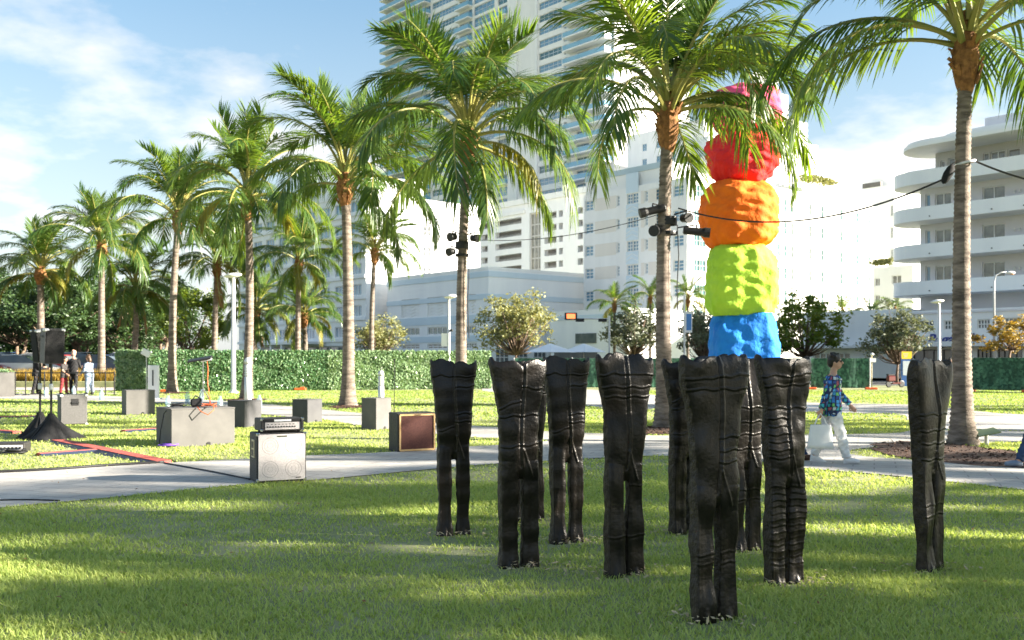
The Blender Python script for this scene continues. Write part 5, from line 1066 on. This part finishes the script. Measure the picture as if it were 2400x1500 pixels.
# lights, bag and wires on palms
def spot(root, c, d, ln, r, lens=True):
    c = Vector(c); d = Vector(d).normalized(); T = Matrix.Translation(c) @ d.to_track_quat('Z', 'Y').to_matrix().to_4x4(); q = MB(); q.lathe([(r*.55, -ln*.5), (r*.8, -ln*.45), (r*.8, ln*.2), (r, ln*.3), (r, ln*.5)], n=14, M=T); h = q.obj('lamp_housing', M['black'], root)
    q = MB(); q.lathe([(r*.95, ln*.44), (r*.95, ln*.47)], n=14, M=T); q.obj('lens', M['lens'], h)
    q = MB(); q.bar(c, c+Vector((0, 0, .16)), .03); q.bar(c+Vector((0, 0, .16)), (c.x*.3, c.y*.3-.0, c.z+.1), .03); q.obj('bracket', M['darkmetal'], root)
def light_cluster(label, px, py, Y, spots):
    p = P(px, py, Y); t = thing('spotlight_cluster', label, 'spotlights', p)
    q = MB(); q.lathe([(.185, -.10), (.19, 0), (.185, .10)], n=16, cap=False); q.lathe([(.185, -.32), (.19, -.28), (.185, -.24)], n=16, cap=False); q.obj('strap', M['cable'], t)
    for s in spots: spot(t, *s)
    q = MB(); q.tube([(.17, -.12, -.1), (.20, -.14, -.8), (.16, -.14, -1.6), (.2, -.13, -2.6)], .012, 6); q.obj('wire', M['cable'], t)
Yb = G(1560, 1004)[1]; light_cluster('four black spotlights strapped to the palm left of the orange block', 1568, 518, Yb, [((-.40, -.15, .22), (-1, -.1, -.25), .62, .115), ((.62, -.1, -.26), (1, -.15, -.12), .62, .115), ((-.34, -.22, -.26), (-.5, -1, -.1), .28, .13), ((.36, -.2, .04), (.4, -1, -.1), .28, .12)])
Yc = G(1082, 976)[1]; light_cluster('three small floodlights strapped to the palm in front of the glass tower', 1083, 575, Yc, [((-.26, -.15, .22), (-.7, -.7, -.2), .22, .13), ((.36, -.15, .18), (.8, -.6, -.1), .22, .12), ((-.30, -.2, -.2), (-.6, -.8, -.2), .22, .12)])
Ya = G(2250, 1042)[1]; a = P(2262, 378, Ya); b = P(1590, 488, Yb)
def wire(label, a, b, sag, r=.018):
    a = Vector(a); b = Vector(b); q = MB(); q.tube([a.lerp(b, t)+Vector((0, 0, -4*sag*t*(1-t)))-a for t in np.linspace(0, 1, 25)], r, 6); tag(q.obj('overhead_cable', M['cable'], None, True, a), label, 'cable')
wire('black cable sagging between the spotlight palm and the big right palm', P(2222, 415, Ya), b, .55); wire('black cable running off the big palm to the right edge', P(2280, 375, Ya), P(2620, 455, 15), .12); wire('thin black cable running left from the spotlight palm', P(1552, 500, Yb), P(1090, 560, Yc), .25, .009)
t = thing('equipment_bag', 'black bag tied to the left side of the big palm trunk', 'bag', P(2222, 408, Ya-.12)); q = MB(); q.ball((0, 0, 0), .16, .55, .5, 1.3, 12, Matrix.Rotation(R(28), 4, 'Y')); q.obj('pouch', M['fabric'], t, True); q = MB(); q.tube([(0, 0, .12), (.12, 0, .22), (.2, .1, .22)], .012, 6); q.obj('strap', M['cable'], t)
q = MB(); q.lathe([(.185, -.02), (.19, 0), (.185, .02)], n=16, cap=False, M=Matrix.Rotation(R(-12), 4, 'Y')); tag(q.obj('tie_rope', M['pole'], None, True, P(2263, 382, Ya)), 'pale rope tied round the big palm trunk above the bag', 'rope')

# mulch rings at palm feet
for px, py, rx, ry, lab in ((2235, 1063, 1.15, 2.3, 'dark mulch bed round the big right palm'), (1545, 1010, .95, 1.3, 'dark mulch bed round the spotlight palm'), (815, 955, .6, 1.0, 'thin mulch ring round the straight palm'), (404, 922, .9, 1.0, 'mulch ring round the hedge palm'), (577, 938, .8, 1.0, 'mulch ring round the bollard palm')):
    x, y = G(px, py); rg = random.Random(px); poly = [(x+rx*math.cos(a)*rg.uniform(.88, 1.08), y+ry*math.sin(a)*rg.uniform(.88, 1.08)) for a in np.linspace(0, 6.283, 30)[:-1]]
    paths[lab] = poly; mb = MB(); mb.add([(*p, .016) for p in poly]+[(x, y, .06)], [(i, (i+1) % 29, 29) for i in range(29)]); struct(mb.obj('mulch_bed', M['mulch'], None, True), lab)
    n = 500; rr = np.random.default_rng(px); an = rr.uniform(0, 6.28, n); q = np.sqrt(rr.random(n)); c = np.stack([x+rx*q*np.cos(an), y+ry*q*np.sin(an), .03+.035*(1-q)], 1); a = rr.normal(size=(n, 3))*np.array([1, 1, .35]); a /= np.linalg.norm(a, axis=1)[:, None]; b = np.cross(a, rr.normal(size=(n, 3))); b /= np.linalg.norm(b, axis=1)[:, None]; s = rr.uniform(.02, .05, (n, 1))
    tag(bulk('mulch_chips', np.stack([c-a*s, c+b*s*.3, c+a*s, c-b*s*.3], 1).reshape(-1, 3), np.arange(n*4).reshape(-1, 4), M['mulch']), 'loose bark chips on the '+lab, 'mulch', None, 'stuff')

# ------------------------------------------------------------------ parked cars
def car(label, loc, rz, paint, van=False):
    t = thing('parked_car', label, 'car', loc, rz, 'cars parked under the trees'); L_, W_ = 4.5, 1.78
    low = [(-2.2, .35), (-2.24, .62), (-2.1, .86), (-1.3, .95), (.75, .93), (1.75, .82), (2.18, .66), (2.24, .45), (2.2, .32)]
    top = [(-2.05, .88), (-1.75, 1.18), (-1.2, 1.42), (-.2, 1.47), (.35, 1.40), (1.15, .92)] if not van else [(-2.2, .9), (-2.12, 1.45), (-1.7, 1.66), (0, 1.70), (.6, 1.58), (1.35, .92)]
    mb = MB()
    def slab(pts, ws):
        n = len(pts); vs = [(p[0], s*w_/2, p[1]) for s, wl in ((-1, ws), (1, ws)) for p, w_ in zip(pts, wl)]; mb.add(vs, [tuple(range(n)), tuple(range(n, 2*n))[::-1]]+[(i, (i+1) % n, n+(i+1) % n, n+i) for i in range(n)])
    slab(low, [W_]*len(low)); mb.obj('body', paint, t)
    mb = MB(); slab(top, [W_-.06, W_-.28, W_-.42, W_-.42, W_-.40, W_-.1]); cb = mb.obj('cabin', M['glass_g'], t); mb = MB(); mb.box((-.5, 0, top[2][1]+.04), (1.3 if not van else 2.2, W_-.44, .05), 0, .02); mb.obj('roof', paint, cb)
    for x in (-1.4, 1.4):
        for s in (-1, 1):
            T = Matrix.Translation((x, s*(W_/2-.1), .32)) @ Matrix.Rotation(R(90), 4, 'X'); q = MB(); q.lathe([(.2, -.11), (.32, -.1), (.33, 0), (.32, .1), (.2, .11)], n=20, M=T); wh = q.obj('wheel', M['black'], t); q = MB(); q.lathe([(.19, -.12), (.19, .12)], n=14, M=T); q.obj('rim', M['pole'], wh)
    for s in (-1, 1):
        q = MB(); q.box((-2.2, s*.68, .74), (.1, .3, .16), 0, .02); q.obj('tail_light', M['cl_red'], t); q = MB(); q.box((2.14, s*.62, .62), (.14, .34, .13), 0, .02); q.obj('headlight', M['lens'], t)
def paint(n, c): m = mat(n, c, .3, spec=.6); m.node_tree.nodes['Principled BSDF'].inputs['Coat Weight'].default_value = .6; return m
pw = paint('car_white', (.72, .73, .74)); pb_ = paint('car_blue', (.03, .06, .16)); pr = paint('car_red', (.35, .03, .03)); pg_ = paint('car_silver', (.40, .42, .44))
for px, Y, rz, pt, v, lab in ((55, 66, 4, pw, 0, 'white car parked left of the loudspeaker stands'), (-55, 65, 0, pr, 0, 'red car parked at the far left edge'), (150, 69, -3, pr, 0, 'dark red car parked behind the loudspeaker poles'), (250, 66.5, 2, pb_, 0, 'dark blue car parked right of the slim palm'), (12, 76, 5, pb_, 1, 'dark blue van parked behind the white car'), (190, 77, 3, pg_, 1, 'silver van parked under the dark trees'), (320, 78, 0, pw, 1, 'white van parked behind the hedge end'), (110, 84, 0, pw, 1, 'white van parked deepest under the dark trees')):
    car(lab, at(px, Y, .42), R(rz), pt, v)

# ------------------------------------------------------------------ people
def person(label, loc, rz, Ht=1.7, legs=((25, 5), (-22, 30)), arms=((-25, 15), (25, 20)), top='cl_black', bottom='cl_black', shoe='cl_black', skin='skin', hair='hair', sleeves=1.0, vox=.016, long_hair=False, lean=3, glasses=False, loose=1.0, headyaw=0, twist=0, inner=None):
    """walks or stands facing local +x. legs / arms: (swing forward deg, knee or elbow bend deg), left then right; left is +y"""
    s = Ht/1.70; t = thing('person', label, 'person', loc, rz); T0 = Matrix.Scale(s, 4)
    hipz = .90; V3 = Vector
    def leg(sw, bend, sd_):
        h = V3((0, sd_*.095, hipz)); a = R(sw); k = h+V3((math.sin(a), 0, -math.cos(a)))*.43; b = R(sw-bend); an = k+V3((math.sin(b), 0, -math.cos(b)))*.41; return h, k, an, b
    lg = [leg(*legs[0], 1), leg(*legs[1], -1)]; low = min(q[2].z for q in lg); dz = .075-low
    lg = [(q[0]+V3((0, 0, dz)), q[1]+V3((0, 0, dz)), q[2]+V3((0, 0, dz)), q[3]) for q in lg]; hip = V3((0, 0, hipz+dz)); ln = math.sin(R(lean)); neck = hip+V3((ln*.52, 0, .52)); head = neck+V3((.03+ln*.1, 0, .175))
    ar = []
    for (sw, bend), sd_ in zip(arms, (1, -1)):
        sh = neck+V3((-.01, sd_*.175, -.07)); a = R(sw); el = sh+V3((math.sin(a)*.97, sd_*.14, -math.cos(a)))*.285; b = R(sw+bend); wr = el+V3((math.sin(b), sd_*.02, -math.cos(b)))*.255; ar.append((sh, el, wr, V3((math.sin(b), 0, -math.cos(b)))))
    def fin(mb, m, name, parent=t, v=vox, sm=2):
        me = remesh(mb, v, sm)
        if name in ('top', 'trousers', 'undershirt'):
            n_ = len(me.vertices); V_a = np.zeros(n_*3, np.float32); me.vertices.foreach_get('co', V_a); V_a = V_a.reshape(-1, 3); N_a = np.zeros(n_*3, np.float32); me.vertices.foreach_get('normal', N_a); N_a = N_a.reshape(-1, 3)
            f_a = .006*np.sin(V_a[:, 2]*38+V_a[:, 0]*30+5*np.sin(V_a[:, 1]*14))+.004*np.sin(V_a[:, 2]*71-V_a[:, 0]*52+V_a[:, 1]*40); me.vertices.foreach_set('co', (V_a+N_a*f_a[:, None]).ravel())
        me.transform(T0); me.materials.clear(); me.materials.append(m); return link(name, me, parent)
    mb = MB()      # one continuous body
    mb.lathe([(.10, 0), (.155, .05), (.15, .12), (.125, .24), (.14, .36), (.165, .46), (.10, .535), (.055, .57)], (0, 0, 0), 18, .72, 1.0, M=Matrix.Translation(hip+V3((0, 0, -.05))) @ Matrix.Shear('XY', 4, (ln, 0)))
    mb.tube([neck+V3((0, 0, -.06)), neck+V3((.01, 0, .03)), head+V3((-.01, 0, -.04))], [.062, .052, .055], 12); mb.ball(head, .098, .98, .80, 1.18, 18); mb.ball(head+V3((.03, 0, -.055)), .065, 1, .85, .95, 14)
    cy_, sy_ = math.cos(R(headyaw)), math.sin(R(headyaw)); fw = lambda x, y, z: head+V3((x*cy_-y*sy_, x*sy_+y*cy_, z))
    mb.tube([fw(.085, 0, .03), fw(.117, 0, -.018), fw(.09, 0, -.03)], [.012, .018, .014], 8); mb.ball(fw(.088, 0, -.062), .020, .7, 1.3, .6, 8)
    for e in (-1, 1): mb.ball(fw(-.01, e*.082, -.005), .026, .7, .4, 1.1, 8)
    for (h, k, a, b), sd_ in zip(lg, (1, -1)):
        mb.tube([h+V3((0, 0, .04)), h.lerp(k, .4), k, k.lerp(a, .3), a], [.088, .082, .058, .056, .038], 12); mb.tube([a, a+V3((math.cos(b*.6)*.06, 0, -.045+math.sin(b*.6)*.06)), a+V3((math.cos(b*.6)*.17, 0, -.055+math.sin(b*.6)*.15))], [.04, .036, .026], 10)
    for sh, el, wr, d in ar:
        mb.tube([sh+V3((0, 0, 0)), sh.lerp(el, .5), el, el.lerp(wr, .35), wr], [.056, .046, .038, .037, .026], 12); n_ = V3((0, 1, 0)); f_ = d.cross(n_)
        mb.tube([wr-d*.01, wr+d*.04, wr+d*.085], [.026, .036, .032], 10, True, .6)
        for i, (o, l) in enumerate(((-.030, .062), (-.011, .075), (.010, .070), (.030, .055))):
            p0 = wr+d*.075+f_*o; mb.tube([p0, p0+d*l*.5, p0+(d+n_*(-.4 if sh.y > neck.y else .4)*.8).normalized()*l], [.0105, .0095, .008], 8)
        p0 = wr+d*.03-f_*.028; mb.tube([p0, p0+(d*.6-f_).normalized()*.03, p0+(d-f_*.6).normalized()*.065], [.013, .011, .009], 8)
    fin(mb, M[skin], 'body', t, min(vox, .011))
    mb = MB(); L0 = loose
    mb.lathe([(.188*L0, -.10), (.190*L0, -.02), (.178*L0, .12), (.158*L0, .24), (.162, .36), (.180, .455), (.115, .525), (.068, .55)], (0, 0, 0), 20, .76, 1.02, M=Matrix.Translation(hip+V3((0, 0, -.045))) @ Matrix.Shear('XY', 4, (ln, 0)))
    for sh, el, wr, d in ar:
        if sleeves >= 1: mb.tube([sh+V3((0, 0, .008)), sh.lerp(el, .5), el, el.lerp(wr, .5), el.lerp(wr, .93)], [.070, .066*L0, .058*L0, .053*L0, .046*L0], 12)
        else: mb.tube([sh+V3((0, 0, .008)), sh.lerp(el, .5), sh.lerp(el, .5+.5*sleeves)], [.072, .066, .064], 12)
    tp = fin(mb, M[top], 'top')
    if inner: mb = MB(); mb.lathe([(.075, -.16), (.075, .1), (.06, .3), (.075, .48)], (0, 0, 0), 14, .6, 1.0, M=Matrix.Translation(hip+V3((.085, -.035, -.045))) @ Matrix.Shear('XY', 4, (ln, 0))); fin(mb, M[inner], 'undershirt')
    mb = MB(); mb.lathe([(.12, -.06), (.152, .0), (.155, .08), (.140, .15)], (0, 0, 0), 18, .78, 1.0, M=Matrix.Translation(hip+V3((0, 0, -.05))))
    for h, k, a, b in lg: mb.tube([h+V3((0, 0, .02)), h.lerp(k, .45), k, k.lerp(a, .45), k.lerp(a, .96)], [.088*L0, .090*L0, .076*L0, .070*L0, .060*L0], 14)
    fin(mb, M[bottom], 'trousers')
    for h, k, a, b in lg:
        mb = MB(); c_, s_ = math.cos(b*.6), math.sin(b*.6); mb.tube([a+V3((-.045, 0, -.01)), a+V3((.02*c_, 0, -.025)), a+V3((c_*.11, 0, -.045+s_*.10)), a+V3((c_*.19, 0, -.058+s_*.16))], [.040, .052, .042, .026], 12, True, 1.0); mb.tube([a+V3((-.05, 0, -.062)), a+V3((c_*.20, 0, -.066+s_*.17))], [.030, .032], 8); fin(mb, M[shoe], 'shoe', t, .011)
    mb = MB(); mb.ball(head+V3((-.018*cy_, -.018*sy_, .035)), .108, .98, .86, 1.08, 16); mb.ball(head+V3((-.05*cy_, -.05*sy_, -.01)), .085, .9, .95, 1.0, 14)
    if long_hair: mb.tube([head+V3((-.07, 0, 0)), head+V3((-.10, 0, -.12)), head+V3((-.09, 0, -.2))], [.075, .08, .05], 12)
    rgh = random.Random(int(Ht*1000))
    for _ in range(16): a_ = rgh.uniform(0, 6.28); e_ = rgh.uniform(.2, 1.4); mb.ball(head+V3((-.02+.09*math.cos(a_)*math.cos(e_), .08*math.sin(a_)*math.cos(e_), .035+.105*math.sin(e_))), rgh.uniform(.022, .04), n=8)
    h_ = fin(mb, M[hair], 'hair', t, .010, 1)
    # keep the face clear of hair
    bm = bmesh.new(); bm.from_mesh(h_.data); fc = (head+V3((.09*cy_, .09*sy_, -.03)))*s
    bmesh.ops.delete(bm, geom=[f for f in bm.faces if (f.calc_center_median()-fc).length < .082*s], context='FACES'); bm.to_mesh(h_.data); bm.free()
    if glasses:
        mb = MB()
        for e in (-1, 1): mb.ball(fw(.090, e*.032, .016), .024, .35, 1, .8, 10); mb.bar(fw(.085, e*.062, .022), fw(-.01, e*.084, .02), .008)
        mb.bar(fw(.10, -.03, .022), fw(.10, .03, .022), .008); me = mb.mesh('sunglasses', M['black'], True); me.transform(T0); link('sunglasses', me, t)
    else:
        for e in (-1, 1): mb = MB(); mb.ball(fw(.086, e*.034, .014), .013, .6, 1.1, .7, 8); me = mb.mesh('eye', M['hair']); me.transform(T0); link('eye', me, t)
    return t, [q[2]*s for q in ar]
x, y = G(1948, 1086)
wt, hands = person('woman in a bright plaid shirt and white trousers walking right with a white bag', (x, y, .012), R(-8), 1.66, ((-10, 16), (17, 4)), ((30, 12), (-26, 8)), 'plaid', 'cl_white', 'cl_white', 'skin', 'hair', 1.0, .012, False, 3, True, 1.10, -12, 0, 'cl_white')
hp = wt.matrix_basis @ hands[1]
t = thing('tote_bag', 'white carrier bag hanging from the walking woman\'s right hand', 'bag', (hp.x-.02, hp.y-.02, hp.z-.10), R(-8)); q = MB(); vs = []; fs = []
for i in range(7):
    f = i/6; hw = .15+.05*f; hd_ = .025+.065*f*(1.3-f*.5)
    for j in range(16): th = 2*math.pi*j/16; vs.append((hw*math.copysign(abs(math.cos(th))**.5, math.cos(th))*(1+.03*math.sin(j*3+i)), hd_*math.copysign(abs(math.sin(th))**.7, math.sin(th))*(1+.08*math.sin(j*5+i*2)), -.12-.36*f))
for i in range(6):
    for j in range(16): fs.append((i*16+j, i*16+(j+1) % 16, (i+1)*16+(j+1) % 16, (i+1)*16+j))
fs.append(tuple(range(96, 112))); q.add(vs, fs); q.obj('sack', M['cl_white'], t, True)
for e in (-.02, .02): q = MB(); q.tube([(-.09, e, -.13), (-.05, e, -.03), (0, e*.3, .05), (.05, e, -.03), (.09, e, -.13)], .008, 6); q.obj('handle', M['cl_white'], t)
x, y = G(1838, 1082); person('walking person in dark blue jeans hidden behind the close-ridged figure', (x, y, .012), R(0), 1.60, ((28, 4), (-30, 34)), ((-10, 10), (12, 12)), 'cl_char', 'cl_jean', 'brown_shoe')
x, y = G(2452, 1098); person('person in blue jeans just entering at the right edge', (x, y, .012), R(178), 1.74, ((-18, 16), (26, 4)), ((18, 10), (-18, 10)), 'cl_char', 'cl_jean', 'cl_lblue')
def far_person(lab, px, py, rz, Ht, **k): x, y = G(px, py); person(lab, (x, y, .01), R(rz), Ht, **k)
far_person('man in black standing left of the loudspeaker pole', 84, 925, 40, 1.82, legs=((8, 4), (-8, 6)), arms=((20, 80), (20, 70)), skin='skin', hair='hair_b', vox=.018)
far_person('woman in a charcoal top and dark red trousers facing right', 150, 925, -10, 1.68, legs=((6, 3), (-6, 4)), arms=((6, 15), (14, 40)), top='cl_char', bottom='cl_red', sleeves=.6, vox=.018, long_hair=True)
far_person('tall man in black standing between two women', 172, 924, 100, 1.95, legs=((4, 2), (-4, 3)), arms=((5, 20), (20, 70)), skin='skin', hair='skin', vox=.018)
far_person('woman in a pale blue patterned outfit with red-brown hair', 209, 925, 160, 1.74, legs=((4, 2), (-5, 4)), arms=((10, 40), (15, 70)), top='cl_lblue', bottom='cl_lblue', hair='hair_b', vox=.018, long_hair=True, loose=1.15)
x, y = (2226-1200)/F*50, 50; person('guard in a white shirt and dark trousers standing behind the fence gap', (x, y, 0), R(-90), 1.62, ((3, 2), (-3, 2)), ((10, 60), (10, 60)), 'cl_white', 'cl_black', 'cl_black', 'skin_d', 'hair', vox=.018)

# ------------------------------------------------------------------ grass blades
def grass(name, label, y0, y1, dens, hgt, wid, seed, margin=2.5):
    rg = np.random.default_rng(seed); xw = y1*.52+margin; n = int(dens*2*xw*(y1-y0)); x = rg.uniform(-xw, xw, n); y = rg.uniform(y0, y1, n)
    k = (np.abs(x) < y*.52+margin) & ~inside(walk_poly, x, y) & ~inside(back_poly, x, y)
    for p in paths.values(): k &= ~inside(p, x, y)
    pn = np.sin(x*.9+1.3*np.sin(y*.7))+np.sin(y*1.1+1.7*np.sin(x*.5+2))+.6*np.sin(x*3.1+y*2.3)+.5*np.sin(x*7.3-y*5.1+2*np.sin(x*2)); worn = np.zeros(n)
    for (fx, fy, _, _, _) in FL: gx, gy = G(fx, fy); worn = np.maximum(worn, np.exp(-(((x-gx)/.26)**2+((y-gy+.05)/.22)**2)))
    k &= rg.random(n) < (.70+.2*pn)*(1-.75*worn)
    x, y = x[k], y[k]; pn = pn[k]; n = len(x); a = rg.uniform(0, 6.283, n); h = hgt*rg.uniform(.45, 1.15, n)*(1+.12*pn); ln = rg.uniform(.4, 1.7, n)*h
    dx_, dy_ = np.cos(a), np.sin(a); w_ = wid*rg.uniform(.6, 1.2, n); px_, py_ = -np.sin(a)*w_/2, np.cos(a)*w_/2; z0 = np.zeros(n)
    V = np.stack([np.stack([x-px_, y-py_, z0], 1), np.stack([x+px_, y+py_, z0], 1), np.stack([x+dx_*ln*.35+px_*.8, y+dy_*ln*.35+py_*.8, h*.62], 1), np.stack([x+dx_*ln*.35-px_*.8, y+dy_*ln*.35-py_*.8, h*.62], 1), np.stack([x+dx_*ln, y+dy_*ln, h], 1), np.stack([x+dx_*ln+px_*.1, y+dy_*ln+py_*.1, h], 1)], 1).reshape(-1, 3)
    i = np.arange(n)*6; Q = np.concatenate([np.stack([i, i+1, i+2, i+3], 1), np.stack([i+3, i+2, i+5, i+4], 1)]); o = bulk(name, V, Q, M['blade']); return tag(o, label, 'grass', None, 'stuff')
grass('grass', 'near lawn grass around the bronze figures', 3.6, 8, 4200, .040, .0085, 1, 1.5)
grass('grass', 'lawn grass between the figures and the path', 8, 13, 2100, .040, .012, 2, 2)
grass('grass', 'lawn grass round the plinths and beyond the path', 13, 26, 480, .042, .022, 3, 3)
grass('grass', 'far lawn grass up to the hedge and fence', 26, 51, 110, .045, .045, 4, 4)

def litter(label, n, y0, y1, size, m, seed, around=False):
    rg = np.random.default_rng(seed)
    if around:
        c = np.array([G(f[0], f[1]) for f in FL]); i = rg.integers(0, len(c), n); x = c[i, 0]+rg.normal(size=n)*.2; y = c[i, 1]-.05+rg.normal(size=n)*.16
    else: y = rg.uniform(y0, y1, n); x = rg.uniform(-1, 1, n)*(y*.52+1)
    p = np.stack([x, y, rg.uniform(.02, .055, n)], 1); a = rg.normal(size=(n, 3))*np.array([1, 1, .25]); a /= np.linalg.norm(a, axis=1)[:, None]; b = np.cross(a, rg.normal(size=(n, 3))*.3+np.array([0, 0, 1])); b /= np.linalg.norm(b, axis=1)[:, None]; s_ = size*rg.uniform(.5, 1.4, (n, 1))
    tag(bulk('leaf_litter', np.stack([p-a*s_, p-b*s_*.35, p+a*s_, p+b*s_*.35], 1).reshape(-1, 3), np.arange(n*4).reshape(-1, 4), m), label, 'litter', None, 'stuff')
litter('dry brown leaves scattered over the near lawn', 260, 4.5, 14, .022, M['palm_dry'], 3)
litter('dry grass clippings round the feet of the bronze figures', 900, 0, 0, .022, mat('straw', (.42, .33, .19), .8, (.55, .45, .28), 40), 4, True)
